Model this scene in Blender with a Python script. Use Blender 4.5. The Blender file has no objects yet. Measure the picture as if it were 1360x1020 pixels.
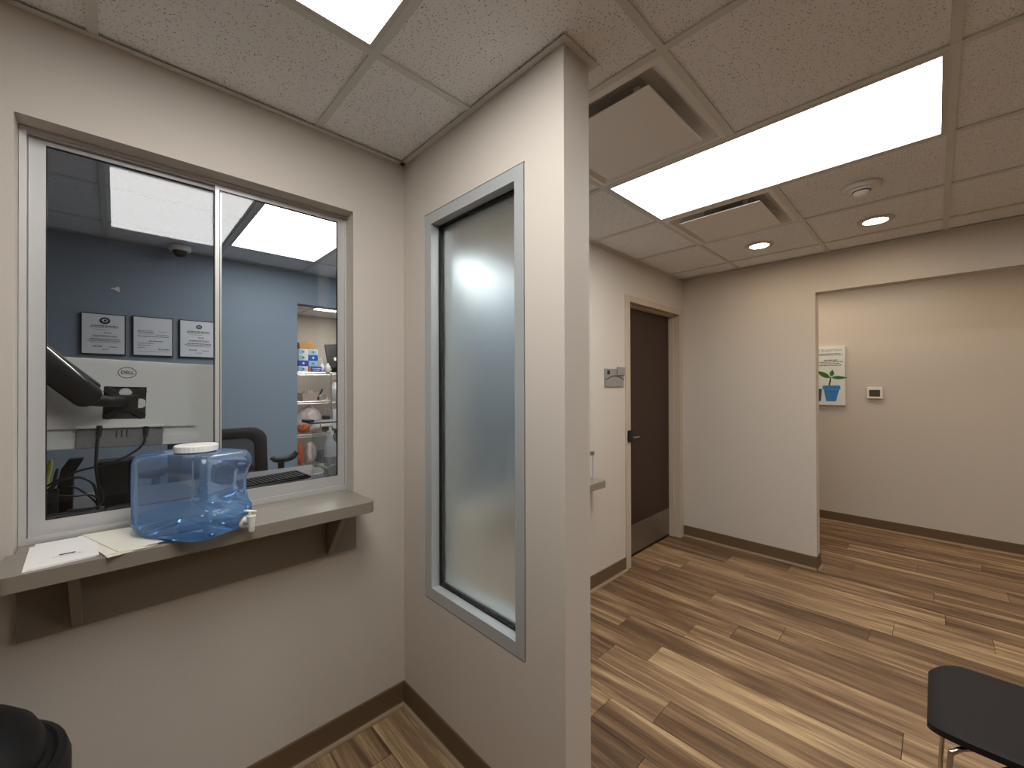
import bpy, bmesh, math, random
from mathutils import Vector, Matrix
random.seed(7)
scene = bpy.context.scene
COL = scene.collection
PI = math.pi

# ------------------------------------------------------------------ camera
CAM_Z = 1.4245
F_PX = 544.64
YAW, PITCH, ROLL = math.radians(45.9656), math.radians(0.2518), math.radians(-0.1674)
fw = Vector((math.cos(YAW)*math.cos(PITCH), math.sin(YAW)*math.cos(PITCH), math.sin(PITCH)))
rt0 = Vector((math.sin(YAW), -math.cos(YAW), 0))
up0 = rt0.cross(fw)
rt = rt0*math.cos(ROLL) + up0*math.sin(ROLL)
up = up0*math.cos(ROLL) - rt0*math.sin(ROLL)
cd = bpy.data.cameras.new('camera')
cd.sensor_width = 36.0
cd.lens = F_PX/1360*36
cd.clip_start = 0.02
cam = bpy.data.objects.new('camera', cd)
COL.objects.link(cam)
cam.matrix_world = Matrix(((rt.x, up.x, -fw.x, 0), (rt.y, up.y, -fw.y, 0), (rt.z, up.z, -fw.z, CAM_Z), (0, 0, 0, 1)))
scene.camera = cam
CAM = Vector((0, 0, CAM_Z))

def at(x, y, Y):
    """photo pixel -> point on the plane Y = const (distance taken from what the thing stands on)"""
    d = fw + rt*((x-680)/F_PX) - up*((y-510)/F_PX)
    return CAM + d*(Y/d.y)

# ------------------------------------------------------------------ world, exposure
w = bpy.data.worlds.new('world'); scene.world = w
w.use_nodes = True
w.node_tree.nodes['Background'].inputs[0].default_value = (0.9, 0.85, 0.8, 1)
w.node_tree.nodes['Background'].inputs[1].default_value = 0.02
vs = scene.view_settings
vs.view_transform = 'Standard'; vs.look = 'None'; vs.gamma = 1.0; vs.use_curve_mapping = False
vs.exposure = 1.08
L_MAIN, L_OFFICE, L_STORE, L_DOWN, L_HALL_FILL = 5.6, 3.8, 4.2, 36.0, 1.7

# ------------------------------------------------------------------ main dimensions (metres)
H = CAM_Z + 1.0          # ceiling
YW = 1.674               # face of the wall with the reception window and the door
YWB = 1.80               # its office side
XF, XF2 = 0.938, 1.061   # stub wall with frosted window
YEND = 0.75
XO, XO2 = 3.881, 3.995   # wall with the wide opening
XB = 5.393               # wall beyond
YO = 0.645               # end of the wall at the opening
YB = 3.87                # blue office wall
M = 0.6096               # ceiling module
GX, GY = 0.5615, 1.173   # a grid crossing
XL, YK = -2.3, -4.0      # left and rear walls

# ------------------------------------------------------------------ helpers
def lin(h):
    if isinstance(h, str):
        h = h.lstrip('#'); c = [int(h[i:i+2], 16)/255 for i in (0, 2, 4)]
    else: c = [v/255 for v in h]
    return tuple((v/12.92 if v <= .04045 else ((v+.055)/1.055)**2.4) for v in c) + (1,)

MATS = {}
def mat(name, color=(200, 200, 200), rough=.5, metal=0.0, spec=.5, bump=0, bscale=200, vary=0, vscale=5, trans=0, ior=1.45, emit=None, estr=0):
    m = bpy.data.materials.new(name); m.use_nodes = True
    nt = m.node_tree; b = nt.nodes['Principled BSDF']
    c = lin(color)
    b.inputs['Base Color'].default_value = c
    b.inputs['Roughness'].default_value = rough
    b.inputs['Metallic'].default_value = metal
    b.inputs['Specular IOR Level'].default_value = spec
    b.inputs['IOR'].default_value = ior
    b.inputs['Transmission Weight'].default_value = trans
    if emit: b.inputs['Emission Color'].default_value = lin(emit); b.inputs['Emission Strength'].default_value = estr
    if bump or vary:
        tc = nt.nodes.new('ShaderNodeTexCoord')
        if bump:
            n = nt.nodes.new('ShaderNodeTexNoise'); n.inputs['Scale'].default_value = bscale; n.inputs['Detail'].default_value = 3
            nt.links.new(tc.outputs['Object'], n.inputs['Vector'])
            bp = nt.nodes.new('ShaderNodeBump'); bp.inputs['Strength'].default_value = bump; bp.inputs['Distance'].default_value = .002
            nt.links.new(n.outputs['Fac'], bp.inputs['Height']); nt.links.new(bp.outputs['Normal'], b.inputs['Normal'])
        if vary:
            n = nt.nodes.new('ShaderNodeTexNoise'); n.inputs['Scale'].default_value = vscale; n.inputs['Detail'].default_value = 4
            nt.links.new(tc.outputs['Object'], n.inputs['Vector'])
            hs = nt.nodes.new('ShaderNodeMix'); hs.data_type = 'RGBA'
            hs.inputs[6].default_value = tuple(v*(1-vary) for v in c[:3]) + (1,); hs.inputs[7].default_value = tuple(min(1, v*(1+vary)) for v in c[:3]) + (1,)
            nt.links.new(n.outputs['Fac'], hs.inputs[0]); nt.links.new(hs.outputs[2], b.inputs['Base Color'])
    MATS[name] = m
    return m

def thin_glass(name, tint, refl_ior=1.45, rough=0.0, gl=(1, 1, 1), haze=0, hcol=(1, 1, 1), pane=True):
    m = bpy.data.materials.new(name); m.use_nodes = True
    nt = m.node_tree; nt.nodes.clear()
    out = nt.nodes.new('ShaderNodeOutputMaterial'); mx = nt.nodes.new('ShaderNodeMixShader')
    t = nt.nodes.new('ShaderNodeBsdfTransparent'); g = nt.nodes.new('ShaderNodeBsdfGlossy'); f = nt.nodes.new('ShaderNodeFresnel')
    t.inputs[0].default_value = tuple(tint) + (1,); g.inputs['Color'].default_value = tuple(gl) + (1,); g.inputs['Roughness'].default_value = rough
    # the same surface reflection on entering and leaving the thin pane (no false total reflection inside it)
    ge = nt.nodes.new('ShaderNodeNewGeometry'); mr = nt.nodes.new('ShaderNodeMapRange'); mr.inputs[3].default_value = refl_ior; mr.inputs[4].default_value = 1/refl_ior if pane else refl_ior
    nt.links.new(ge.outputs['Backfacing'], mr.inputs[0]); nt.links.new(mr.outputs[0], f.inputs[0])
    nt.links.new(f.outputs[0], mx.inputs[0]); nt.links.new(t.outputs[0], mx.inputs[1]); nt.links.new(g.outputs[0], mx.inputs[2])
    last = mx
    if haze:
        d = nt.nodes.new('ShaderNodeBsdfDiffuse'); tl = nt.nodes.new('ShaderNodeBsdfTranslucent'); a = nt.nodes.new('ShaderNodeMixShader'); h = nt.nodes.new('ShaderNodeMixShader')
        d.inputs[0].default_value = tuple(hcol) + (1,); tl.inputs[0].default_value = tuple(hcol) + (1,); a.inputs[0].default_value = .5; h.inputs[0].default_value = haze
        nt.links.new(d.outputs[0], a.inputs[1]); nt.links.new(tl.outputs[0], a.inputs[2]); nt.links.new(mx.outputs[0], h.inputs[1]); nt.links.new(a.outputs[0], h.inputs[2]); last = h
    nt.links.new(last.outputs[0], out.inputs[0]); MATS[name] = m
    return m

def emitter(name, color, strength):
    m = bpy.data.materials.new(name); m.use_nodes = True
    nt = m.node_tree; nt.nodes.clear()
    out = nt.nodes.new('ShaderNodeOutputMaterial'); e = nt.nodes.new('ShaderNodeEmission')
    e.inputs[0].default_value = lin(color); e.inputs[1].default_value = strength
    nt.links.new(e.outputs[0], out.inputs[0]); MATS[name] = m
    return m

class MB:
    """collects shapes into one mesh"""
    def __init__(s): s.v = []; s.f = []
    def add(s, v, f):
        k = len(s.v); s.v += [tuple(p) for p in v]; s.f += [tuple(i+k for i in q) for q in f]; return s
    def box(s, a, b, mtx=None):
        (x0, y0, z0), (x1, y1, z1) = a, b
        x0, x1 = min(x0, x1), max(x0, x1); y0, y1 = min(y0, y1), max(y0, y1); z0, z1 = min(z0, z1), max(z0, z1)
        v = [Vector(p) for p in ((x0, y0, z0), (x1, y0, z0), (x1, y1, z0), (x0, y1, z0), (x0, y0, z1), (x1, y0, z1), (x1, y1, z1), (x0, y1, z1))]
        if mtx: v = [mtx @ p for p in v]
        return s.add(v, [(0, 3, 2, 1), (4, 5, 6, 7), (0, 1, 5, 4), (1, 2, 6, 5), (2, 3, 7, 6), (3, 0, 4, 7)])
    def prism(s, poly, fn, t0, t1):
        """poly: 2-D outline, fn(u,v,t)->point"""
        n = len(poly)
        v = [fn(u, q, t0) for u, q in poly] + [fn(u, q, t1) for u, q in poly]
        f = [tuple(range(n))[::-1], tuple(range(n, 2*n))] + [(i, (i+1) % n, n+(i+1) % n, n+i) for i in range(n)]
        return s.add(v, f)
    def tube(s, path, r, seg=10, cap=True):
        path = [Vector(p) for p in path]; n = len(path); base = len(s.v); vv = []; prev = None
        for i, p in enumerate(path):
            t = (path[min(i+1, n-1)] - path[max(i-1, 0)]).normalized()
            if prev is None:
                a = Vector((0, 0, 1)) if abs(t.z) < .9 else Vector((1, 0, 0)); u = t.cross(a).normalized()
            else:
                u = (prev - t*prev.dot(t)).normalized()
            prev = u; q = t.cross(u); rr = r[i] if isinstance(r, (list, tuple)) else r
            vv += [p + (u*math.cos(2*PI*k/seg) + q*math.sin(2*PI*k/seg))*rr for k in range(seg)]
        f = [(i*seg+k, i*seg+(k+1) % seg, (i+1)*seg+(k+1) % seg, (i+1)*seg+k) for i in range(n-1) for k in range(seg)]
        if cap: f += [tuple(range(seg))[::-1], tuple(range((n-1)*seg, n*seg))]
        return s.add(vv, f)
    def lathe(s, prof, c, axis='z', seg=32):
        """prof: (radius, height) from bottom to top"""
        vv = []; c = Vector(c)
        for r, h in prof:
            for k in range(seg):
                a = 2*PI*k/seg; x, y = r*math.cos(a), r*math.sin(a)
                vv.append(c + (Vector((x, y, h)) if axis == 'z' else Vector((x, -h, y)) if axis == 'y' else Vector((h, x, y))))
        n = len(prof)
        f = [(i*seg+k, i*seg+(k+1) % seg, (i+1)*seg+(k+1) % seg, (i+1)*seg+k) for i in range(n-1) for k in range(seg)]
        if prof[0][0] > 1e-6: f.append(tuple(range(seg))[::-1])
        if prof[-1][0] > 1e-6: f.append(tuple(range((n-1)*seg, n*seg)))
        return s.add(vv, f)
    def mesh(s, name, off=Vector((0, 0, 0)), bevel=0, bseg=2, smooth=False, weld=False):
        me = bpy.data.meshes.new(name)
        me.from_pydata([tuple(Vector(p)-off) for p in s.v], [], s.f)
        bm = bmesh.new(); bm.from_mesh(me)
        if weld: bmesh.ops.remove_doubles(bm, verts=bm.verts, dist=1e-5)
        bmesh.ops.recalc_face_normals(bm, faces=bm.faces)
        if bevel:
            es = [e for e in bm.edges if len(e.link_faces) == 2 and e.calc_face_angle(0) > .5]
            bmesh.ops.bevel(bm, geom=es, offset=bevel, segments=bseg, profile=.5, affect='EDGES', clamp_overlap=True)
        if smooth:
            for q in bm.faces: q.smooth = True
        bm.to_mesh(me); bm.free()
        if smooth and smooth != 'all':
            me.set_sharp_from_angle(angle=math.radians(40))
        return me

ORG = {}
def M_(n): return MATS[n] if isinstance(n, str) else n
def ob(name, mb, m, parent=None, base=None, local=False, bevel=0, bseg=2, smooth=False, weld=False):
    """one mesh object. parent None: origin at bottom centre of its box (or base). Else coordinates are world ones, or the parent's own when local"""
    if parent is not None: off = Vector((0, 0, 0)) if local else ORG[parent.name]
    elif base is not None: off = Vector(base)
    else:
        lo = [min(p[i] for p in mb.v) for i in range(3)]; hi = [max(p[i] for p in mb.v) for i in range(3)]
        off = Vector(((lo[0]+hi[0])/2, (lo[1]+hi[1])/2, lo[2]))
    me = mb.mesh(name, off, bevel, bseg, smooth, weld)
    me.materials.append(M_(m))
    o = bpy.data.objects.new(name, me); COL.objects.link(o)
    if parent is not None: o.parent = parent
    else: o.location = off
    ORG[o.name] = off
    return o
def inst(name, me, loc, parent=None, m=None):
    o = bpy.data.objects.new(name, me); COL.objects.link(o)
    if parent is not None: o.parent = parent; o.location = Vector(loc) - ORG[parent.name]
    else: o.location = loc
    ORG[o.name] = Vector(loc)
    return o
def tag(o, label=None, cat=None, group=None, kind=None):
    if label: o['label'] = label
    if cat: o['category'] = cat
    if group: o['group'] = group
    if kind: o['kind'] = kind
    return o
def thing(name, label, cat, loc, rotz=0, group=None, rot=None):
    o = bpy.data.objects.new(name, None); COL.objects.link(o)
    o.location = loc; o.rotation_euler = rot if rot else (0, 0, rotz); o.empty_display_size = .05
    ORG[o.name] = Vector(loc); tag(o, label, cat, group)
    return o
def struct(o): o['kind'] = 'structure'; return o
def sroot(name, loc=(0, 0, 0)):
    o = bpy.data.objects.new(name, None); COL.objects.link(o); o.location = loc; ORG[o.name] = Vector(loc); o.empty_display_size = .05
    return struct(o)

def cells(us, vs_, solid, fn, t0, t1):
    """wall from a grid of cells, watertight; fn(u,v,t)->point"""
    b = MB(); nu, nv = len(us)-1, len(vs_)-1
    S = lambda i, j: 0 <= i < nu and 0 <= j < nv and solid((us[i]+us[i+1])/2, (vs_[j]+vs_[j+1])/2)
    for i in range(nu):
        for j in range(nv):
            if not S(i, j): continue
            u0, u1, v0, v1 = us[i], us[i+1], vs_[j], vs_[j+1]
            b.add([fn(u0, v0, t0), fn(u1, v0, t0), fn(u1, v1, t0), fn(u0, v1, t0)], [(0, 1, 2, 3)])
            b.add([fn(u0, v0, t1), fn(u1, v0, t1), fn(u1, v1, t1), fn(u0, v1, t1)], [(3, 2, 1, 0)])
            for (di, dj, a, c) in ((-1, 0, (u0, v0), (u0, v1)), (1, 0, (u1, v0), (u1, v1)), (0, -1, (u0, v0), (u1, v0)), (0, 1, (u0, v1), (u1, v1))):
                if not S(i+di, j+dj):
                    b.add([fn(*a, t0), fn(*c, t0), fn(*c, t1), fn(*a, t1)], [(0, 1, 2, 3)])
    return b
FY = lambda u, v, t: (u, t, v)      # wall along X at depth Y=t
FX = lambda u, v, t: (t, u, v)      # wall along Y at X=t
FZ = lambda u, v, t: (u, v, t)
def wall(name, axis, t0, t1, u0, u1, z0, z1, holes, m):
    us = sorted({u0, u1} | {h[0] for h in holes} | {h[1] for h in holes}); vs_ = sorted({z0, z1} | {h[2] for h in holes} | {h[3] for h in holes})
    b = cells(us, vs_, lambda u, v: not any(h[0] < u < h[1] and h[2] < v < h[3] for h in holes), FY if axis == 'y' else FX, t0, t1)
    return struct(ob(name, b, m, base=(0, 0, 0), weld=True))
def rect_frame(u0, u1, v0, v1, wl, wr, wb, wt, fn, t0, t1):
    return cells([u0, u0+wl, u1-wr, u1], [v0, v0+wb, v1-wt, v1], lambda u, v: not (u0+wl < u < u1-wr and v0+wb < v < v1-wt), fn, t0, t1)
def rr(cx, cy, w_, h_, r, n=5):
    p = []
    for (sx, sy, a0) in ((1, 1, 0), (-1, 1, 90), (-1, -1, 180), (1, -1, 270)):
        for k in range(n+1):
            a = math.radians(a0+90*k/n); p.append((cx+sx*(w_/2-r)+r*math.cos(a), cy+sy*(h_/2-r)+r*math.sin(a)))
    return p
def spline(pts, n=8):
    pts = [Vector(p) for p in pts]; P = [2*pts[0]-pts[1]] + pts + [2*pts[-1]-pts[-2]]; o = []
    for i in range(1, len(P)-2):
        for k in range(n):
            t = k/n; a, b, c, d = P[i-1], P[i], P[i+1], P[i+2]
            o.append(.5*((2*b)+(c-a)*t+(2*a-5*b+4*c-d)*t*t+(3*b-a-3*c+d)*t**3))
    return o + [pts[-1]]
def text_mb(s, size, fn, align='CENTER', bold=False):
    cu = bpy.data.curves.new('t', 'FONT'); cu.body = s; cu.size = size; cu.align_x = align; cu.align_y = 'CENTER'; cu.resolution_u = 3
    if bold: cu.offset = size*.025
    o = bpy.data.objects.new('t', cu); COL.objects.link(o)
    bpy.context.view_layer.update()
    me = bpy.data.meshes.new_from_object(o.evaluated_get(bpy.context.evaluated_depsgraph_get()))
    b = MB().add([fn(v.co.x, v.co.y) for v in me.vertices], [tuple(p.vertices) for p in me.polygons])
    bpy.data.objects.remove(o); bpy.data.curves.remove(cu); bpy.data.meshes.remove(me)
    return b
def words(b, u0, u1, v, h, fn, rnd, gap=.5):
    """a line of print too small to read: short dashes"""
    u = u0
    while u < u1 - h*.6:
        L = min(h*rnd.uniform(1.2, 4.5), u1-u)
        b.add([fn(u, v-h/2), fn(u+L, v-h/2), fn(u+L, v+h/2), fn(u, v+h/2)], [(0, 1, 2, 3)]); u += L + h*gap
    return b

# ------------------------------------------------------------------ materials
mat('wall_paint', (203, 195, 184), .62, bump=.25, bscale=260)
mat('blue_paint', (126, 138, 149), .6, bump=.2, bscale=260)
mat('grid_white', (216, 217, 212), .5)
mat('diffuser_white', (236, 233, 228), .45)
mat('baseboard_brown', (104, 84, 62), .5)
mat('shoe_tan', (150, 130, 104), .6)
mat('aluminium', (205, 203, 201), .38, .35, bump=.03, bscale=500)
mat('aluminium_satin', (186, 190, 191), .36, .3)
mat('rubber_black', (14, 14, 15), .6)
mat('plastic_black', (13, 13, 14), .45)
mat('plastic_dark', (38, 38, 40), .5)
mat('laminate_taupe', (134, 126, 114), .32, bump=.02)
mat('laminate_desk', (118, 114, 112), .45)
mat('white_plastic', (232, 228, 222), .4)
mat('paper_white', (236, 232, 226), .75)
mat('envelope_cream', (232, 226, 208), .75)
mat('ink_dark', (52, 52, 56), .8)
mat('ink_grey', (120, 120, 124), .8)
mat('door_brown', (52, 33, 22), .42, bump=.05, bscale=80, vary=.15, vscale=6)
mat('frame_beige', (190, 176, 158), .5)
mat('steel_brushed', (150, 142, 130), .38, .85)
mat('chrome', (190, 182, 176), .18, 1.0)
mat('monitor_silver', (212, 213, 208), .5, bump=.05, bscale=400)
mat('speckled_dust', (120, 120, 118), .8, vary=.6, vscale=300)
mat('seat_black', (30, 27, 28), .6, spec=.25, bump=.08, bscale=500)
mat('bin_black', (20, 20, 22), .55, bump=.1, bscale=300)
mat('sign_grey', (138, 138, 134), .4)
mat('poster_pale', (222, 228, 224), .6, vary=.03, vscale=6)
mat('pot_blue', (52, 130, 196), .6)
mat('pot_slate', (58, 82, 104), .6)
mat('leaf_green', (58, 112, 42), .6)
mat('stem_dark', (46, 44, 34), .6)
mat('logo_gold', (206, 160, 60), .6)
mat('logo_grey', (150, 160, 158), .6)
mat('screen_dark', (70, 66, 54), .3)
mat('highlighter_yellow', (206, 214, 70), .45)
mat('box_blue', (36, 88, 190), .5)
mat('box_white', (226, 232, 238), .5)
mat('box_sky', (150, 196, 226), .5)
mat('box_orange', (214, 120, 72), .5)
mat('cardboard', (190, 146, 92), .75)
mat('wire_chrome', (205, 205, 205), .25, .9)
mat('bag_plastic', (222, 214, 210), .35)
mat('bag_orange', (206, 104, 64), .45)
mat('bin_clear_pink', (206, 186, 180), .35)
mat('jug_white', (214, 216, 220), .35)
mat('fixture_white', (205, 202, 196), .45)
mat('pan_dark', (190, 186, 178), .6)
mat('knob_grey', (122, 124, 122), .4)
mat('rod_cream', (196, 190, 158), .35)
thin_glass('glass_clear', (.97, .98, .98), 1.40)
thin_glass('glass_smoke', (.92, .925, .93), 1.42)
thin_glass('acrylic_clear', (.975, .98, .98), 1.4, 0, (1, 1, 1), .06, (.85, .85, .86))
thin_glass('jug_blue', (.76, .85, .97), 1.42, .03, (.85, .93, 1), .14, (.50, .68, .95), pane=False)
thin_glass('bottle_clear', (.86, .87, .87), 1.35, .1, (1, 1, 1), .75, (.88, .89, .90))
emitter('lamp_main', (254, 252, 250), L_MAIN)
emitter('hall_fill_lamp', (255, 240, 222), L_HALL_FILL)  # emission of the fill panels added in the hall
emitter('lamp_office', (246, 250, 255), L_OFFICE)
emitter('lamp_store', (255, 250, 242), L_STORE)
emitter('lamp_down', (255, 226, 190), L_DOWN)

thin_glass('water', (.80, .93, 1.0), 1.25, 0, (.8, .92, 1), .08, (.5, .75, 1), pane=False)

def m_frost():
    m = bpy.data.materials.new('frosted_glass'); m.use_nodes = True; nt = m.node_tree; b = nt.nodes['Principled BSDF']
    b.inputs['Base Color'].default_value = (.84, .90, .89, 1); b.inputs['Roughness'].default_value = .40
    b.inputs['Transmission Weight'].default_value = 1; b.inputs['IOR'].default_value = 1.35; b.inputs['Specular IOR Level'].default_value = .5
    MATS['frosted_glass'] = m
m_frost()

def m_tile():
    m = mat('ceiling_tile_mat', (178, 169, 159), .9); nt = m.node_tree; b = nt.nodes['Principled BSDF']
    tc = nt.nodes.new('ShaderNodeTexCoord'); oi = nt.nodes.new('ShaderNodeObjectInfo'); ad = nt.nodes.new('ShaderNodeVectorMath')
    sc = nt.nodes.new('ShaderNodeMath'); sc.operation = 'MULTIPLY'; sc.inputs[1].default_value = 37
    nt.links.new(oi.outputs['Random'], sc.inputs[0]); nt.links.new(tc.outputs['Object'], ad.inputs[0]); nt.links.new(sc.outputs[0], ad.inputs[1])
    # pits: sparse dark pin holes in two sizes, in patches
    def spots(scale, lo, hi):
        v = nt.nodes.new('ShaderNodeTexVoronoi'); v.inputs['Scale'].default_value = scale; v.inputs['Randomness'].default_value = 1
        wp = nt.nodes.new('ShaderNodeTexNoise'); wp.inputs['Scale'].default_value = 240; wp.inputs['Detail'].default_value = 2
        mxv = nt.nodes.new('ShaderNodeVectorMath'); mxv.operation = 'MULTIPLY_ADD'; mxv.inputs[1].default_value = (.006, .006, .006)
        nt.links.new(ad.outputs[0], wp.inputs['Vector']); nt.links.new(wp.outputs['Color'], mxv.inputs[0]); nt.links.new(ad.outputs[0], mxv.inputs[2])
        nt.links.new(mxv.outputs[0], v.inputs['Vector'])
        r = nt.nodes.new('ShaderNodeMapRange'); r.inputs[1].default_value = lo; r.inputs[2].default_value = hi
        nt.links.new(v.outputs['Distance'], r.inputs[0]); return r
    s1 = spots(120, .16, .24); s2 = spots(48, .07, .10)
    mn = nt.nodes.new('ShaderNodeMath'); mn.operation = 'MINIMUM'
    nt.links.new(s1.outputs[0], mn.inputs[0]); nt.links.new(s2.outputs[0], mn.inputs[1])
    n3 = nt.nodes.new('ShaderNodeTexNoise'); n3.inputs['Scale'].default_value = 14; nt.links.new(ad.outputs[0], n3.inputs['Vector'])
    r3 = nt.nodes.new('ShaderNodeMapRange'); r3.inputs[1].default_value = .35; r3.inputs[2].default_value = .6; nt.links.new(n3.outputs[0], r3.inputs[0])
    inv = nt.nodes.new('ShaderNodeMath'); inv.operation = 'SUBTRACT'; inv.inputs[0].default_value = 1; nt.links.new(r3.outputs[0], inv.inputs[1])
    mx0 = nt.nodes.new('ShaderNodeMath'); mx0.operation = 'MAXIMUM'; mlt = nt.nodes.new('ShaderNodeMath'); mlt.operation = 'MULTIPLY'; mlt.inputs[1].default_value = .55
    nt.links.new(inv.outputs[0], mlt.inputs[0]); nt.links.new(mn.outputs[0], mx0.inputs[0]); nt.links.new(mlt.outputs[0], mx0.inputs[1])
    cm = nt.nodes.new('ShaderNodeMix'); cm.data_type = 'RGBA'; cm.inputs[6].default_value = lin((104, 100, 98)); cm.inputs[7].default_value = lin((241, 242, 244))
    nt.links.new(mx0.outputs[0], cm.inputs[0]); nt.links.new(cm.outputs[2], b.inputs['Base Color'])
    nb = nt.nodes.new('ShaderNodeTexNoise'); nb.inputs['Scale'].default_value = 180; nt.links.new(ad.outputs[0], nb.inputs['Vector'])
    a2 = nt.nodes.new('ShaderNodeMath'); nt.links.new(nb.outputs[0], a2.inputs[0]); nt.links.new(mx0.outputs[0], a2.inputs[1])
    bp = nt.nodes.new('ShaderNodeBump'); bp.inputs['Strength'].default_value = .35; bp.inputs['Distance'].default_value = .0015
    nt.links.new(a2.outputs[0], bp.inputs['Height']); nt.links.new(bp.outputs[0], b.inputs['Normal'])
m_tile()

def m_wood():
    m = mat('plank_wood', (120, 92, 66), .42, spec=.4); nt = m.node_tree; b = nt.nodes['Principled BSDF']
    tc = nt.nodes.new('ShaderNodeTexCoord'); oi = nt.nodes.new('ShaderNodeObjectInfo')
    sc = nt.nodes.new('ShaderNodeMath'); sc.operation = 'MULTIPLY'; sc.inputs[1].default_value = 91; nt.links.new(oi.outputs['Random'], sc.inputs[0])
    def noise(sx, sy, detail, dist, woff=0, rough=.55):
        mp = nt.nodes.new('ShaderNodeMapping'); mp.inputs['Scale'].default_value = (sx, sy, 1)
        n = nt.nodes.new('ShaderNodeTexNoise'); n.noise_dimensions = '4D'; n.inputs['Scale'].default_value = 1; n.inputs['Detail'].default_value = detail; n.inputs['Distortion'].default_value = dist; n.inputs['Roughness'].default_value = rough
        a = nt.nodes.new('ShaderNodeMath'); a.inputs[1].default_value = woff; nt.links.new(sc.outputs[0], a.inputs[0])
        nt.links.new(tc.outputs['Object'], mp.inputs[0]); nt.links.new(mp.outputs[0], n.inputs['Vector']); nt.links.new(a.outputs[0], n.inputs['W']); return n
    broad = noise(12, .9, 3, 1.0); grain = noise(62, 2.6, 5, 1.3, 13, .65); fine = noise(320, 9, 3, 0, 29)
    ramp = nt.nodes.new('ShaderNodeValToRGB'); el = ramp.color_ramp.elements
    el[0].position = .30; el[0].color = lin((86, 65, 46)); el[1].position = .74; el[1].color = lin((190, 163, 124))
    e = el.new(.45); e.color = lin((117, 92, 68)); e = el.new(.57); e.color = lin((144, 117, 88))
    # value = broad*.7 + grain*.25 + plank tone
    a1 = nt.nodes.new('ShaderNodeMath'); a1.operation = 'MULTIPLY_ADD'; a1.inputs[1].default_value = .6; 
    s0 = nt.nodes.new('ShaderNodeMath'); s0.operation = 'SUBTRACT'; s0.inputs[1].default_value = .5; nt.links.new(grain.outputs[0], s0.inputs[0])
    nt.links.new(s0.outputs[0], a1.inputs[0]); nt.links.new(broad.outputs[0], a1.inputs[2])
    wn = nt.nodes.new('ShaderNodeTexWhiteNoise'); wn.noise_dimensions = '1D'; nt.links.new(sc.outputs[0], wn.inputs['W'])
    s1 = nt.nodes.new('ShaderNodeMath'); s1.operation = 'MULTIPLY_ADD'; s1.inputs[1].default_value = .16; s1.inputs[2].default_value = -.08; nt.links.new(wn.outputs[0], s1.inputs[0])
    a2 = nt.nodes.new('ShaderNodeMath'); nt.links.new(a1.outputs[0], a2.inputs[0]); nt.links.new(s1.outputs[0], a2.inputs[1])
    s2 = nt.nodes.new('ShaderNodeMath'); s2.operation = 'MULTIPLY_ADD'; s2.inputs[1].default_value = .10; s2.inputs[2].default_value = -.05; nt.links.new(fine.outputs[0], s2.inputs[0])
    a3 = nt.nodes.new('ShaderNodeMath'); nt.links.new(a2.outputs[0], a3.inputs[0]); nt.links.new(s2.outputs[0], a3.inputs[1])
    nt.links.new(a3.outputs[0], ramp.inputs[0]); nt.links.new(ramp.outputs[0], b.inputs['Base Color'])
    bp = nt.nodes.new('ShaderNodeBump'); bp.inputs['Strength'].default_value = .12; bp.inputs['Distance'].default_value = .001
    nt.links.new(grain.outputs[0], bp.inputs['Height']); nt.links.new(bp.outputs[0], b.inputs['Normal'])
m_wood()

def m_mesh():
    m = bpy.data.materials.new('chair_mesh'); m.use_nodes = True; nt = m.node_tree; b = nt.nodes['Principled BSDF']
    b.inputs['Base Color'].default_value = lin((30, 30, 32)); b.inputs['Roughness'].default_value = .7
    tc = nt.nodes.new('ShaderNodeTexCoord'); ck = nt.nodes.new('ShaderNodeTexChecker'); ck.inputs['Scale'].default_value = 140
    nt.links.new(tc.outputs['Object'], ck.inputs[0])
    r = nt.nodes.new('ShaderNodeMapRange'); r.inputs[3].default_value = .55; r.inputs[4].default_value = 1
    nt.links.new(ck.outputs['Fac'], r.inputs[0]); nt.links.new(r.outputs[0], b.inputs['Alpha']); MATS['chair_mesh'] = m
m_mesh()

# ------------------------------------------------------------------ floor with planks
fl = struct(ob('floor', MB().box((XL, YK, -.08), (XB+.1, YWB, -.006)), 'rubber_black', base=(0, 0, 0)))
PW, PL = .1716, 1.22
known = {0: 1.039, 1: .84, 2: 1.235, 3: 1.047, 4: 1.32, 5: 1.002, 6: .818, 10: .181, 11: -.212, 12: 1.189}
plank_cache = {}
def plank(x0, x1, y0, y1):
    k = (round(x1-x0, 3), round(y1-y0, 3))
    if k not in plank_cache:
        g = .0009; a, c = (x1-x0)/2-g, (y1-y0)/2-g
        me = MB().box((-a, -c, -.006), (a, c, 0)).mesh('plank', bevel=.0007, bseg=1); me.materials.append(MATS['plank_wood']); plank_cache[k] = me
    inst('plank', plank_cache[k], ((x0+x1)/2, (y0+y1)/2, 0), fl)
k0 = math.floor((XL-1.46)/PW)
for k in range(k0, int((XB-1.46)/PW)+1):
    x0, x1 = max(XL, 1.46+k*PW), min(XB, 1.46+(k+1)*PW)
    if x1-x0 < .02: continue
    ph = known.get(k, (k*.437) % PL)
    ye = YW+.093 if x1 > 2.84 and x0 < 3.86 else YW
    ys = [YK] + sorted(ph+PL*j for j in range(-7, 6) if YK+.06 < ph+PL*j < YW-.06) + [ye]
    for y0, y1 in zip(ys, ys[1:]): plank(x0, x1, y0, y1)
struct(ob('floor', MB().box((-1.9, YWB, -.08), (2.7, YB, 0)).box((.9, YB, -.08), (3.2, 6.3, 0)), 'laminate_desk', base=(0, 0, 0)))

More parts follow.
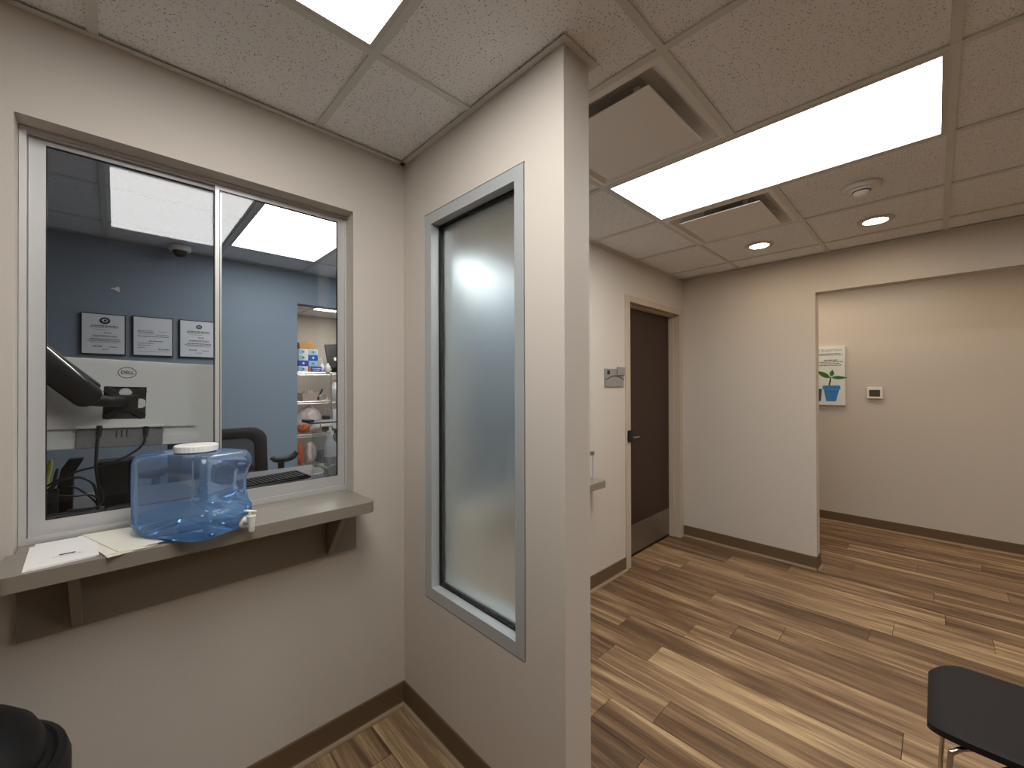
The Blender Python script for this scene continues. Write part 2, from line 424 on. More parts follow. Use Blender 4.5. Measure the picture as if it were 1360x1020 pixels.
# ------------------------------------------------------------------ walls
OPX0, OPX1, OPZ0, OPZ1 = -.192, .707, .955, 2.147
DX0, DX1, DZ1 = 2.835, 3.862, 2.135
W3X0, W3X1, W3Z0 = 1.25, 2.345, .75
wall('wall_window', 'y', YW, YWB, XL-.1, XB+.1, 0, H+.03, [(OPX0, OPX1, OPZ0, OPZ1), (W3X0, W3X1, W3Z0, OPZ1), (DX0, DX1, -.01, DZ1)], 'wall_paint')
wall('wall_stub', 'x', XF, XF2, YEND, YW, 0, H, [(.910, 1.498, .543, 2.143)], 'wall_paint')
wall('wall_opening', 'x', XO, XO2, YK, YW, 0, H, [(-2.2, YO, -.01, 2.137)], 'wall_paint')
wall('wall_beyond', 'x', XB, XB+.1, YK, YW, 0, H+.03, [], 'wall_paint')
wall('wall_back', 'y', YK-.1, YK, XL-.1, XB+.1, 0, H+.03, [], 'wall_paint')
wall('wall_left', 'x', XL-.1, XL, YK, YW, 0, H+.03, [], 'wall_paint')
wall('wall_office_back', 'y', YB, YB+.12, -1.9, 3.3, 0, H+.03, [(1.14, 2.06, -.01, 2.149)], 'blue_paint')
wall('wall_office_left', 'x', -2.0, -1.9, YWB, YB+.12, 0, H+.03, [], 'blue_paint')
wall('wall_office_right', 'x', 2.6, 2.7, YWB, YB, 0, H+.03, [], 'blue_paint')
wall('wall_storage_back', 'y', 6.2, 6.3, .9, 3.3, 0, H+.03, [], 'wall_paint')
wall('wall_storage_left', 'x', .9, 1.0, YB+.12, 6.2, 0, H+.03, [], 'wall_paint')
wall('wall_storage_right', 'x', 3.2, 3.3, YB+.12, 6.2, 0, H+.03, [], 'wall_paint')
# flake of missing paint high on the blue wall
pc = MB(); c = at(155, 384, YB)
pc.prism([(-.022, -.002), (-.008, -.004), (.008, -.014), (.012, -.011), (.011, .010), (.005, .013), (.0, .009), (-.004, .011), (-.006, .004), (-.02, .002)], lambda u, v, t: (c.x+u*1.3, t, c.z+v*1.3), YB-.001, YB-.0002)

# ------------------------------------------------------------------ baseboards and trims
def baseboard(name, axis, u0, u1, t, sgn, shoe=True):
    fn = FY if axis == 'y' else FX
    pf = [(0, 0), (.010, 0), (.010, .012), (.007, .02), (.006, .096), (.004, .1), (0, .1)]
    b = MB().prism(pf, (lambda d, z, q: (q, t+sgn*d, z)) if axis == 'y' else (lambda d, z, q: (t+sgn*d, q, z)), u0, u1)
    o = struct(ob(name, b, 'baseboard_brown'))
    if shoe:
        b = MB().prism([(.0102, .0), (.024, .0), (.024, .004), (.0205, .010), (.0102, .014)], (lambda d, z, q: (q, t+sgn*d, z)) if axis == 'y' else (lambda d, z, q: (t+sgn*d, q, z)), u0, u1)
        ob('shoe_strip', b, 'shoe_tan', parent=o)
baseboard('baseboard_window', 'y', XL, XF, YW, -1)
baseboard('baseboard_stub', 'x', YEND, YW-.011, XF, -1)
baseboard('baseboard_stub_end', 'y', XF-.010, XF2+.010, YEND, -1)
baseboard('baseboard_stub_rear', 'x', YEND, YW-.011, XF2, 1)
baseboard('baseboard_door', 'y', XF2+.011, DX0-.002, YW, -1)
baseboard('baseboard_opening', 'x', YO, YW-.003, XO, -1)
baseboard('baseboard_opening_end', 'y', XO-.010, XO2+.010, YO, -1)
baseboard('baseboard_opening_rear', 'x', YO, YW, XO2, 1)
baseboard('baseboard_beyond', 'x', YK, YW, XB, -1)
trim_n = [0]
def angle(axis, u0, u1, t, sgn):
    trim_n[0] += 1
    b = MB()
    if axis == 'y': b.box((u0, t, H-.0012), (u1, t+sgn*.022, H)).box((u0, t, H), (u1, t+sgn*.0012, H+.02))
    else: b.box((t, u0, H-.0012), (t+sgn*.022, u1, H)).box((t, u0, H), (t+sgn*.0012, u1, H+.02))
    struct(ob('trim_%d' % trim_n[0], b, 'grid_white'))
for a in (('y', XL, XF, YW, -1), ('x', YEND-.001, YW, XF, -1), ('y', XF-.022, XF2+.022, YEND, -1), ('x', YEND-.001, YW, XF2, 1), ('y', XF2, XO, YW, -1), ('x', YK, YW, XO, -1), ('x', YK, YW, XB, -1),
          ('y', -1.9, 2.6, YB, -1), ('y', 1.0, 3.2, 6.2, -1)): angle(*a)

# ------------------------------------------------------------------ ceiling: slab, tiles, grid bars
ce = struct(ob('ceiling', MB().box((XL-.1, YK-.1, H+.16), (XB+.1, 6.3, H+.2)), 'grid_white', base=(0, 0, 0)))
tile_cache = {}
def ceiling_field(x0, x1, y0, y1, ox, oy, skip, wide=()):
    """skip: (i,j) cells taken by a fixture; wide: cells pairs joined along Y, whose bar in between is left out"""
    xs = [x0] + [ox+M*i for i in range(-20, 20) if x0+.03 < ox+M*i < x1-.03] + [x1]
    ys = [y0] + [oy+M*j for j in range(-20, 20) if y0+.03 < oy+M*j < y1-.03] + [y1]
    idx = lambda v, o: math.floor((v-o)/M + 1e-6)
    for a, b in zip(xs, xs[1:]):
        for c, d in zip(ys, ys[1:]):
            i, j = idx((a+b)/2, ox), idx((c+d)/2, oy)
            if (i, j) in skip: continue
            k = (round(b-a, 3), round(d-c, 3))
            if k not in tile_cache:
                u, v = (b-a)/2-.001, (d-c)/2-.001
                me = MB().box((-u, -v, 0), (u, v, .015)).mesh('ceiling_tile'); me.materials.append(MATS['ceiling_tile_mat']); tile_cache[k] = me
            inst('ceiling_tile', tile_cache[k], ((a+b)/2, (c+d)/2, H+.0065), ce)
    hw = .012
    for x in xs[1:-1]:
        ob('grid_bar', MB().box((x-hw, y0, H), (x+hw, y1, H+.006)), 'grid_white', parent=ce)
    for y in ys[1:-1]:
        j = idx(y+.01, oy); runs = []; st = None
        for a, b in zip(xs, xs[1:]):
            i = idx((a+b)/2, ox)
            if (i, j) in wide:
                if st is not None: runs.append((st, a)); st = None
            elif st is None: st = a
        if st is not None: runs.append((st, x1))
        for a, b in runs:
            cuts = [a] + [x for x in xs[1:-1] if a+.01 < x < b-.01] + [b]
            ob('grid_bar', sum_boxes([((p+(hw if p > x0+.001 else 0), y-hw, H+.0003), (q-(hw if q < x1-.001 else 0), y+hw, H+.006)) for p, q in zip(cuts, cuts[1:])]), 'grid_white', parent=ce)
def sum_boxes(bs):
    b = MB()
    for p, q in bs: b.box(p, q)
    return b
MAIN_L = [(-1, -2), (2, -2), (2, -5)]           # lamps two modules long, (column, lower row)
skip = {(i, j+d) for i, j in MAIN_L for d in (0, 1)} | {(1, -1), (3, -1)}
ceiling_field(XL, XO, YK, YW, GX, GY, skip, {(i, j+1) for i, j in MAIN_L})
CX, CY = GX+.25, GY
ceiling_field(XO2, XB, YK, YW, CX, CY, {(6, -1), (6, -2), (6, -5), (6, -6)}, {(6, -1), (6, -5)})
OY = 3.49
OFF_L = [(0, -2), (2, -2)]
ceiling_field(-1.9, 2.6, YWB, YB, GX, OY, {(i, j+d) for i, j in OFF_L for d in (0, 1)}, {(i, j+1) for i, j in OFF_L})
SX, SY = 1.82, 5.67
ceiling_field(1.0, 3.2, YB+.12, 6.2, SX, SY, {(0, -1), (0, -2)}, {(0, -1)})

def light_panel(x0, y0, m, label, group=None, n=2):
    x1, y1 = x0+M, y0+n*M; cx, cy = (x0+x1)/2, (y0+y1)/2
    t = thing('ceiling_light', label, 'ceiling light', (cx, cy, H), 0, group)
    e = .012
    ob('frame', rect_frame(x0+e, x1-e, y0+e, y1-e, .016, .016, .016, .016, FZ, H-.001, H+.03), 'fixture_white', parent=t)
    ob('housing', MB().box((x0+e+.002, y0+e+.002, H+.031), (x1-e-.002, y1-e-.002, H+.07)), 'fixture_white', parent=t)
    ob('lens', MB().box((x0+e+.016, y0+e+.016, H+.002), (x1-e-.016, y1-e-.016, H+.006)), m, parent=t)
for k, (i, j) in enumerate(MAIN_L):
    lab = ['long white ceiling light panel above the reception window', 'long glowing ceiling light panel between the two air diffusers'][k] if k < 2 else 'long fill light panel added in the waiting room ceiling out of view'
    light_panel(GX+i*M, GY+j*M, 'lamp_main', lab, None if k < 2 else 'added waiting room fill lights out of view')  # third panel is an unseen fill, added to light the wall past the opening
light_panel(CX+6*M, CY-2*M, 'hall_fill_lamp', 'dim fill light panel added unseen in the hall ceiling near the poster')  # added fill, hidden by the header, brightens the wall beyond
light_panel(CX+6*M, CY-6*M, 'hall_fill_lamp', 'dim fill light panel added unseen at the right end of the hall ceiling')  # second added hall fill, also unseen
light_panel(GX, OY-2*M, 'lamp_office', 'bright white light panel in the office ceiling, seen through right pane')
light_panel(GX+2*M, OY-2*M, 'lamp_office', 'bright white light panel in the office ceiling behind the second window')
light_panel(SX, SY-2*M, 'lamp_store', 'white ceiling light panel in the storage room above the wire shelves')

def downlight(x, y, label):
    t = thing('downlight', label, 'downlight', (x, y, H), 0, 'round downlights')
    ob('trim_ring', MB().lathe([(.058, .004), (.060, -.003), (.082, -.0035), (.088, 0), (.088, .004)], (x, y, H+.0001)), 'fixture_white', parent=t, smooth=True)
    ob('lens', MB().lathe([(.0, -.0005), (.0585, -.0005), (.0585, .003), (0, .003)], (x, y, H)), 'lamp_down', parent=t)
downlight(4.95, 1.08, 'round recessed downlight left in the ceiling beyond the opening')
downlight(4.62, -.35, 'round fill downlight added unseen right in the ceiling beyond the opening')  # this and the next are unseen, added to warm up the wall beyond
downlight(4.62, -1.6, 'round fill downlight added unseen farthest right in the ceiling beyond the opening')
downlight(3.325, .878, 'round recessed downlight nearer to the brown door')
downlight(3.335, .252, 'round recessed downlight beside the smoke detector')

def diffuser(i, j, label):
    x0, y0 = GX+i*M, GY+j*M; cx, cy = x0+M/2, y0+M/2
    t = thing('air_diffuser', label, 'air diffuser', (cx, cy, H), 0, 'square plaque air diffusers')
    def ring(a, z): return [(cx-a, cy-a, z), (cx+a, cy-a, z), (cx+a, cy+a, z), (cx-a, cy+a, z)]
    b = MB(); prof = [(.292, H+.001), (.268, H-.002), (.262, H+.006), (.215, H+.055), (.15, H+.085)]
    for (a, z), (a2, z2) in zip(prof, prof[1:]):
        b.add(ring(a, z)+ring(a2, z2), [(k, (k+1) % 4, 4+(k+1) % 4, 4+k) for k in range(4)])
    b.add(ring(.15, H+.085), [(0, 1, 2, 3)])
    ob('pan', b, 'pan_dark' if False else 'diffuser_white', parent=t, weld=True)
    ob('throat', MB().box((cx-.148, cy-.148, H+.078), (cx+.148, cy+.148, H+.0845)), 'pan_dark', parent=t)
    ob('face_plate', MB().box((cx-.218, cy-.218, H-.016), (cx+.218, cy+.218, H-.010)), 'diffuser_white', parent=t, bevel=.002)
    for sx in (-1, 1):
        for sy in (-1, 1):
            ob('hanger', MB().box((cx+sx*.12-.004, cy+sy*.12-.012, H-.0105), (cx+sx*.12+.004, cy+sy*.12+.012, H+.079)), 'diffuser_white', parent=t)
diffuser(1, -1, 'large square air diffuser right behind the stub wall end')
diffuser(3, -1, 'square air diffuser between the long light and the downlights')

t = thing('smoke_detector', 'round white smoke detector on the ceiling tile near the downlights', 'smoke detector', (2.715, .258, H))
ob('base', MB().lathe([(0, -.018), (.072, -.018), (.080, -.010), (.082, 0), (0, .0)], (2.715, .258, H+.004)), 'white_plastic', parent=t, smooth=True)
ob('sensor', MB().lathe([(0, -.048), (.022, -.046), (.032, -.036), (.036, -.026), (.046, -.018), (0, -.018)], (2.715, .258, H+.004)), 'white_plastic', parent=t, smooth=True)
ob('vent_slot', MB().lathe([(.0365, -.030), (.0372, -.030), (.0372, -.025), (.0365, -.025)], (2.715, .258, H+.004)), 'plastic_dark', parent=t)

# ------------------------------------------------------------------ reception window
ZS = .988   # shelf top
wn = sroot('window_1', ((OPX0+OPX1)/2, 1.77, ZS))
e = .001
ob('frame', rect_frame(OPX0+e, OPX1-e, ZS+.0005, OPZ1-e, .013, .007, .012, .010, FY, 1.742, 1.798), 'aluminium', parent=wn, bevel=.0012, bseg=1)
ob('head_track', MB().box((OPX0+.014, 1.752, OPZ1-.016), (OPX1-.008, 1.758, OPZ1-.0112)).box((OPX0+.014, 1.770, OPZ1-.016), (OPX1-.008, 1.790, OPZ1-.0112)), 'aluminium', parent=wn)
ob('sill_track', MB().box((OPX0+.014, 1.743, ZS+.0128), (OPX1-.008, 1.7455, ZS+.019)), 'aluminium', parent=wn)
def sash(x0, x1, wl, wr, y0, y1, gm, z0, z1, lab):
    s = ob('sash', rect_frame(x0, x1, z0, z1, wl, wr, .042, .012, FY, y0, y1), 'aluminium', parent=wn, bevel=.001, bseg=1); s['label'] = lab
    ym = (y0+y1)/2
    ob('gasket', rect_frame(x0+wl, x1-wr, z0+.042, z1-.012, .0022, .0022, .0022, .0022, FY, ym-.004, ym+.004), 'rubber_black', parent=s)
    g = ob('pane', MB().box((x0+wl+.0023, ym-.003, z0+.0443), (x1-wr-.0023, ym+.003, z1-.0143)), gm, parent=s)
    return s
sash(-.176, .272, .032, .021, 1.768, 1.784, 'glass_smoke', ZS+.0135, OPZ1-.0175, 'sliding sash with slightly tinted glass')
sash(.250, .6985, .012, .026, 1.7495, 1.765, 'glass_clear', ZS+.0195, OPZ1-.0175, 'sliding sash with clear glass')

# transaction shelf under the window
sh = thing('transaction_shelf', 'taupe laminate shelf on brackets under the reception window', 'shelf', (.253, 1.58, .76))
poly = rr(.2535, 1.573, .917, .198, .028, 6)
b = MB().prism([(u, min(v, 1.6735)) for u, v in rr(.2535, 1.6, .917, .236, .026, 6)], FZ, .948, ZS)
b.box((OPX0+.002, 1.6735, .958), (OPX1-.002, 1.741, ZS))
ob('top', b, 'laminate_taupe', parent=sh, bevel=.0015, bseg=1)
ob('apron', MB().box((-.185, 1.655, .761), (.711, YW-.0002, .9478)), 'laminate_taupe', parent=sh, bevel=.002)
for x in (-.086, .592):
    ob('bracket', MB().prism([(1.505, .9475), (1.6548, .9475), (1.6548, .772), (1.642, .772)], lambda u, v, q: (q, u, v), x, x+.021), 'laminate_taupe', parent=sh, bevel=.001)

# ------------------------------------------------------------------ frosted window in the stub wall
w2 = sroot('window_2', (1.0, 1.204, .55))
fy0, fy1, fz0, fz1 = .9135, 1.4945, .5465, 2.1385
ob('frame', rect_frame(fy0, fy1, fz0, fz1, .042, .047, .046, .044, FX, XF-.002, XF2+.002), 'aluminium_satin', parent=w2, bevel=.0015)
a0, a1, a2, a3 = fy0+.042, fy1-.047, fz0+.046, fz1-.044
for q0, q1 in ((XF+.036, XF+.046), (XF+.056, XF+.066)):
    ob('gasket', rect_frame(a0, a1, a2, a3, .007, .007, .007, .007, FX, q0, q1), 'rubber_black', parent=w2)
ob('pane', MB().box((XF+.048, a0+.0005, a2+.0005), (XF+.054, a1-.0005, a3-.0005)), 'frosted_glass', parent=w2)

# ------------------------------------------------------------------ door
d1 = sroot('door_1', ((DX0+DX1)/2, YW+.05, 0))
fl_w = .07
b = MB()
for (u0, u1) in ((DX0+.001, DX0+fl_w), (DX1-fl_w, DX1-.001)):
    b.box((u0, YW-.008, .0005), (u1, YWB+.003, DZ1-.001))
b.box((DX0+fl_w, YW-.008, DZ1-.052), (DX1-fl_w, YWB+.003, DZ1-.001))
ob('frame', b, 'frame_beige', parent=d1, bevel=.002)
b = MB()
for (u0, u1) in ((DX0+fl_w, DX0+fl_w+.014), (DX1-fl_w-.014, DX1-fl_w)): b.box((u0, YW+.05, .0005), (u1, YW+.094, DZ1-.053))
b.box((DX0+fl_w+.014, YW+.05, DZ1-.067), (DX1-fl_w-.014, YW+.094, DZ1-.0525))
ob('stop', b, 'frame_beige', parent=d1)
lf = ob('leaf', MB().box((DX0+fl_w+.003, YW+.0945, .008), (DX1-fl_w-.003, YW+.138, DZ1-.056)), 'door_brown', parent=d1, bevel=.0015)
kp = ob('kick_plate', MB().box((DX0+fl_w+.02, YW+.0928, .02), (DX1-fl_w-.02, YW+.0945, .262)), 'steel_brushed', parent=lf)
hx, hz = 3.02, 1.0
h = ob('lever_handle', MB().lathe([(.0, 0), (.026, 0), (.026, .008), (.011, .010), (.011, .05), (0, .05)], (hx, YW+.0945, hz), 'y', 20).tube(spline([(hx, YW+.048, hz), (hx+.03, YW+.044, hz), (hx+.11, YW+.046, hz-.002)], 6), .009, 10), 'chrome', parent=lf, smooth=True); h['label'] = 'silver lever handle'
h = ob('strike_guard', MB().box((2.853, YW-.024, .985), (2.918, YW-.0082, 1.075)), 'plastic_black', parent=d1, bevel=.004); h['label'] = 'black latch box on the frame edge'

# room sign beside the door
s0, s1, z0, z1 = 2.548, 2.80, 1.415, 1.548
t = thing('room_sign', 'small grey wall sign with a curved line beside the brown door', 'sign', ((s0+s1)/2, YW, z0))
pl = ob('plate', MB().box((s0, YW-.012, z0), (s1, YW-.0005, z1)), 'sign_grey', parent=t, bevel=.002)
ob('raised_tab', MB().box((s0+.15, YW-.022, z1-.045), (s1+.006, YW-.0121, z1+.016)), 'sign_grey', parent=t, bevel=.002)
arc = [(s0+.006 + (s1-s0-.012)*k/14, YW-.0135, z0+.052+.030*math.sin(PI*k/14)) for k in range(15)]
ob('curved_line', MB().tube(arc, .0028, 6), 'plastic_dark', parent=t)
ob('black_square', MB().box((s0+.022, YW-.0132, z1-.042), (s0+.056, YW-.0121, z1-.014)), 'plastic_black', parent=t)

# second shelf on the far side of the stub wall, with a clear stand
SY0 = 1.55
zr = at(806, 638, SY0).z; xr = at(806, 638, SY0).x
t = thing('wall_shelf', 'taupe wall shelf end peeking out behind the stub wall', 'shelf', (xr-.45, 1.61, zr-.14))
ob('top', MB().prism([(u, min(v, YW-.0005)) for u, v in rr(xr-.45, 1.64, .9, .18, .02, 5)], FZ, zr-.045, zr), 'laminate_taupe', parent=t, bevel=.0015, bseg=1)
ob('apron', MB().box((xr-.88, 1.655, zr-.15), (xr-.30, YW-.0005, zr-.0455)), 'laminate_taupe', parent=t)
w3 = sroot('window_3', ((W3X0+W3X1)/2, 1.77, W3Z0))
ob('frame', rect_frame(W3X0+.001, W3X1-.001, W3Z0+.001, OPZ1-.001, .02, .02, .03, .02, FY, 1.742, 1.798), 'aluminium', parent=w3, bevel=.0012, bseg=1)
ob('mullion', MB().box(((W3X0+W3X1)/2-.012, 1.745, W3Z0+.032), ((W3X0+W3X1)/2+.012, 1.795, OPZ1-.022)), 'aluminium', parent=w3)
for u0, u1 in ((W3X0+.022, (W3X0+W3X1)/2-.0125), ((W3X0+W3X1)/2+.0125, W3X1-.022)):
    ob('pane', MB().box((u0, 1.767, W3Z0+.032), (u1, 1.773, OPZ1-.022)), 'glass_clear', parent=w3)
ax = at(787, 600, SY0+.03)
t = thing('brochure_stand', 'clear acrylic stand on the shelf behind the stub wall', 'stand', (ax.x-.05, SY0+.05, zr))
ob('upright', MB().box((ax.x-.11, SY0+.028, zr+.0005), (ax.x-.001, SY0+.032, ax.z)), 'acrylic_clear', parent=t)
ob('foot', MB().box((ax.x-.11, SY0+.032, zr+.0003), (ax.x-.001, SY0+.10, zr+.004)), 'acrylic_clear', parent=t)
ob('edge_strip', MB().box((ax.x-.0009, SY0+.026, zr+.0005), (ax.x+.003, SY0+.034, ax.z)), 'aluminium', parent=t)
ob('top_clip', MB().box((ax.x-.02, SY0+.022, ax.z-.022), (ax.x+.012, SY0+.038, ax.z+.004)), 'steel_brushed', parent=t, bevel=.002)

# ------------------------------------------------------------------ wall beyond: poster and thermostat
PY0, PY1, PZ0, PZ1, PXf = .647, .955, 1.213, 1.822, XB-.034
t = thing('canvas_poster', 'pale poster with blue flower pots and a green seedling beyond the opening', 'poster', (XB-.017, (PY0+PY1)/2, PZ0))
pan = ob('canvas', MB().box((PXf, PY0, PZ0), (XB-.0005, PY1, PZ1)), 'poster_pale', parent=t, bevel=.002)
pf = lambda k: (lambda u, v: (PXf-.0005-.0004*k, PY1-.0-u, PZ0+v))       # u runs left to right on the poster, v up
W_, H_ = PY1-PY0, PZ1-PZ0
cu_ = W_/2
def flat(name, poly, m, k): ob(name, MB().prism(poly, lambda u, v, tt: (PXf-.0003-.0004*k+tt, PY1-u, PZ0+v), 0, .0004), m, parent=t)
pc_ = .185
flat('printed_pot', [(pc_-.062, .165), (pc_+.087, .165), (pc_+.085, .19), (pc_+.083, .205), (pc_-.062, .205)], 'pot_blue', 1)
flat('printed_pot', [(pc_-.052, .164), (pc_+.076, .164), (pc_+.050, .045), (pc_+.044, .04), (pc_-.032, .04)], 'pot_blue', 1)
flat('printed_pot_line', [(pc_-.05, .139), (pc_+.072, .139), (pc_+.0725, .1415), (pc_-.05, .1415)], 'pot_slate', 2)
flat('printed_dark_pot', [(.0, .17), (.118, .17), (.116, .14), (.108, .045), (.095, .038), (.0, .038)], 'pot_slate', 3)
flat('printed_dark_leaf', [(.05, .21), (.07, .235), (.09, .262), (.085, .24), (.075, .22), (.06, .205)], 'stem_dark', 3)
flat('printed_stem', [(pc_-.012, .206), (pc_+.001, .206), (pc_+.008, .25), (pc_+.012, .295), (pc_+.004, .295), (pc_-.006, .25)], 'stem_dark', 2)
def leaf(p0, p1, wd):
    p0, p1 = Vector(p0), Vector(p1); d = p1-p0; n = Vector((-d.y, d.x)).normalized(); o = []
    for s in (1, -1):
        for k in range(8):
            q = k/8 if s == 1 else 1-k/8
            o.append(tuple(p0+d*q+n*s*wd*math.sin(PI*q**.8)))
    return o
flat('printed_leaf', leaf((pc_+.002, .285), (pc_-.115, .36), .024), 'leaf_green', 3)
flat('printed_leaf', leaf((pc_+.012, .290), (pc_+.145, .283), .017), 'leaf_green', 3)
flat('printed_leaf', leaf((pc_+.012, .30), (pc_+.022, .368), .020), 'leaf_green', 4)
ob('logo_text', text_mb('BrightView', .039, lambda u, v: (PXf-.0012, PY1-(.200+u), PZ0+.572+v)), 'logo_grey', parent=t)
ob('logo_mark', MB().tube([(PXf-.0012, PY1-(.084+.013*math.cos(a)), PZ0+.572+.017*math.sin(a)) for a in [k*2*PI/16-.9 for k in range(14)]], .004, 6), 'logo_gold', parent=t)
b = MB(); rnd = random.Random(3); fn = lambda u, v: (PXf-.0012, PY1-u, PZ0+v)
for u0, u1, v, hh in ((.085, .275, .535, .007), (.085, .29, .522, .007), (.135, .245, .468, .010), (.09, .290, .450, .008), (.10, .272, .432, .008), (.092, .285, .414, .008)): words(b, u0, u1, v, hh, fn, rnd)
ob('fine_print', b, 'ink_grey', parent=t)['kind'] = 'stuff'

t = thing('thermostat', 'small white wall thermostat with dark screen right of the poster', 'thermostat', (XB-.012, .42, 1.284))
ob('case', MB().box((XB-.028, .361, 1.286), (XB-.0005, .481, 1.400)), 'white_plastic', parent=t, bevel=.006, bseg=3)
ob('screen', MB().box((XB-.0288, .380, 1.308), (XB-.0279, .462, 1.374)), 'screen_dark', parent=t)

# ------------------------------------------------------------------ papers on the shelf
def sheet(name, corners, z, th, m, label, group=None):
    return tag(ob(name, MB().prism(corners, FZ, z, z+th), m), label, 'paper' if name != 'envelope' else 'envelope', group)
zs = ZS+.0003
g = 'forms lying on the transaction shelf'
sheet('printed_form', [(-.167, 1.712), (-.158, 1.492), (-.036, 1.505), (-.042, 1.705)], zs, .0015, 'paper_white', 'lower white form showing as a thin edge on the left shelf end', g)
f2 = sheet('printed_form', [(-.158, 1.725), (-.152, 1.497), (-.030, 1.505), (-.041, 1.722)], zs+.0018, .002, 'paper_white', 'upper white printed form on the left end of the shelf', g)
rnd = random.Random(5); b = MB(); fz = lambda u, v: (u, v, zs+.0042)
words(b, -.104, -.075, 1.572, .010, fz, rnd, .15)
words(b, -.115, -.060, 1.558, .0016, fz, rnd)
ob('print', b, 'ink_dark', parent=f2)['kind'] = 'stuff'
g = 'cream envelopes fanned on the shelf'
sheet('envelope', [(-.075, 1.730), (-.014, 1.470), (.085, 1.500), (.04, 1.720)], zs, .0015, 'envelope_cream', 'bottom cream envelope of the fan beside the water jug', g)
sheet('envelope', [(-.078, 1.732), (-.020, 1.488), (.060, 1.482), (.035, 1.724)], zs+.0020, .0015, 'envelope_cream', 'middle cream envelope of the fan, its left corner showing', g)
sheet('envelope', [(-.070, 1.734), (.006, 1.486), (.098, 1.502), (.030, 1.726)], zs+.0040, .0015, 'envelope_cream', 'top cream envelope of the fan beside the water jug', g)

# ------------------------------------------------------------------ water jug
JZ = ZS+.0063
jug = thing('water_jug', 'blue plastic water jug with white cap and spigot on shelf', 'water jug', (.170, 1.556, JZ), math.radians(-58))
JA, JB, JH = .143, .098, .232
def jug_ring(z, shrink=0, n=72):
    tz = z/JH
    s = 1.0
    if z < .035: s = 1-.13*(1-z/.035)**2
    if z > JH-.03: s = 1-.10*((z-(JH-.03))/.03)**2
    a, b = JA*s-shrink, JB*s-shrink; pts = []
    for k in range(n):
        th = 2*PI*k/n; c, q = math.cos(th), math.sin(th); ex = 2/5.0
        x = a*math.copysign(abs(c)**ex, c); y = b*math.copysign(abs(q)**ex, q)
        bump = max(0, 1-((z-.128)/.062)**2)**.6 if abs(z-.128) < .062 else 0
        if x > .5*a: x -= .020*bump*min(1, (x-.5*a)/(.4*a))
        g_ = max(0, 1-((x-.070)/.045)**2)
        y -= math.copysign(.026*bump*g_, y) if abs(y) > .5*b else 0
        # moulded panel on the long side
        if -.115 < x < .02 and abs(y) > .7*b and .05 < z < .19: y -= math.copysign(.004, y)
        pts.append((x, y, z))
    return pts
def rings(levels, shrink, cap_top=True):
    b = MB(); R = [jug_ring(z, shrink) for z in levels]; n = 72
    for r in R: b.v += r
    for i in range(len(R)-1): b.f += [(i*n+k, i*n+(k+1) % n, (i+1)*n+(k+1) % n, (i+1)*n+k) for k in range(n)]
    b.f.append(tuple(range(n))[::-1])
    if cap_top: b.f.append(tuple(range((len(R)-1)*n, len(R)*n)))
    return b
lv = [0, .004, .01, .018, .027, .035, .046, .052, .058] + [.066+.008*k for k in range(17)] + [.2, .208, .216, .222, .228, .232]
ob('body', rings(lv, 0), 'jug_blue', parent=jug, local=True, smooth='all')
ob('water', rings([.004, .01, .018, .027, .035, .046, .055], .003), 'water', parent=jug, local=True, smooth=True)
cx0, cy0 = -.006, .012
ob('neck', MB().lathe([(.052, JH), (.050, JH+.006), (.050, JH+.010)], (cx0, cy0, 0)), 'jug_blue', parent=jug, local=True, smooth=True)
capm = MB(); prof = [(.054, JH+.004), (.054, JH+.020), (.052, JH+.0225), (0, JH+.0235)]
seg = 60; vv = []
for r_, z_ in prof:
    for k in range(seg):
        a = 2*PI*k/seg; r2 = r_*(1+(.012 if k % 2 and r_ > .053 else 0)); vv.append((cx0+r2*math.cos(a), cy0+r2*math.sin(a), z_))
capm.add(vv, [(i*seg+k, i*seg+(k+1) % seg, (i+1)*seg+(k+1) % seg, (i+1)*seg+k) for i in range(3) for k in range(seg)] + [tuple(range(seg))[::-1]])
ob('cap', capm, 'white_plastic', parent=jug, local=True)
sp = ob('spigot', MB().lathe([(.0, 0), (.021, 0), (.021, .007), (.017, .010), (.013, .012), (.010, .03), (0, .03)], (.131, .046, .024), 'x', 24), 'white_plastic', parent=jug, local=True, smooth=True)
ob('spout', MB().lathe([(.007, -.032), (.0085, -.028), (.0115, .012), (.0125, .013), (.0125, .017), (.009, .018), (.008, .030), (0, .031)], (.163, .046, .024), 'z', 20), 'white_plastic', parent=sp, local=True, smooth=True)
ob('tap_lever', MB().box((.140, .040, .0505), (.178, .052, .0555)).box((.160, .0435, .046), (.168, .0485, .052)), 'white_plastic', parent=sp, local=True, bevel=.0015)

# ------------------------------------------------------------------ waste bin at the lower left
BX, BY = -.315, 1.40
t = thing('waste_bin', 'black round waste bin with domed lid under the shelf', 'waste bin', (BX, BY, 0))
ob('body', MB().lathe([(.0, .004), (.17, .004), (.175, .02), (.205, .50), (.21, .51), (.21, .53), (0, .53)], (BX, BY, 0), seg=48), 'bin_black', parent=t, smooth=True)
ob('lid_rim', MB().lathe([(.212, .515), (.236, .518), (.243, .535), (.243, .575), (.236, .60), (.222, .608), (.216, .604), (.205, .612), (.20, .612)], (BX, BY, 0), seg=48), 'bin_black', parent=t, smooth=True)
ob('lid_dome', MB().lathe([(.205, .6122), (.203, .635), (.19, .665), (.165, .692), (.13, .712), (.08, .726), (.0, .731)], (BX, BY, 0), seg=48), 'bin_black', parent=t, smooth=True)

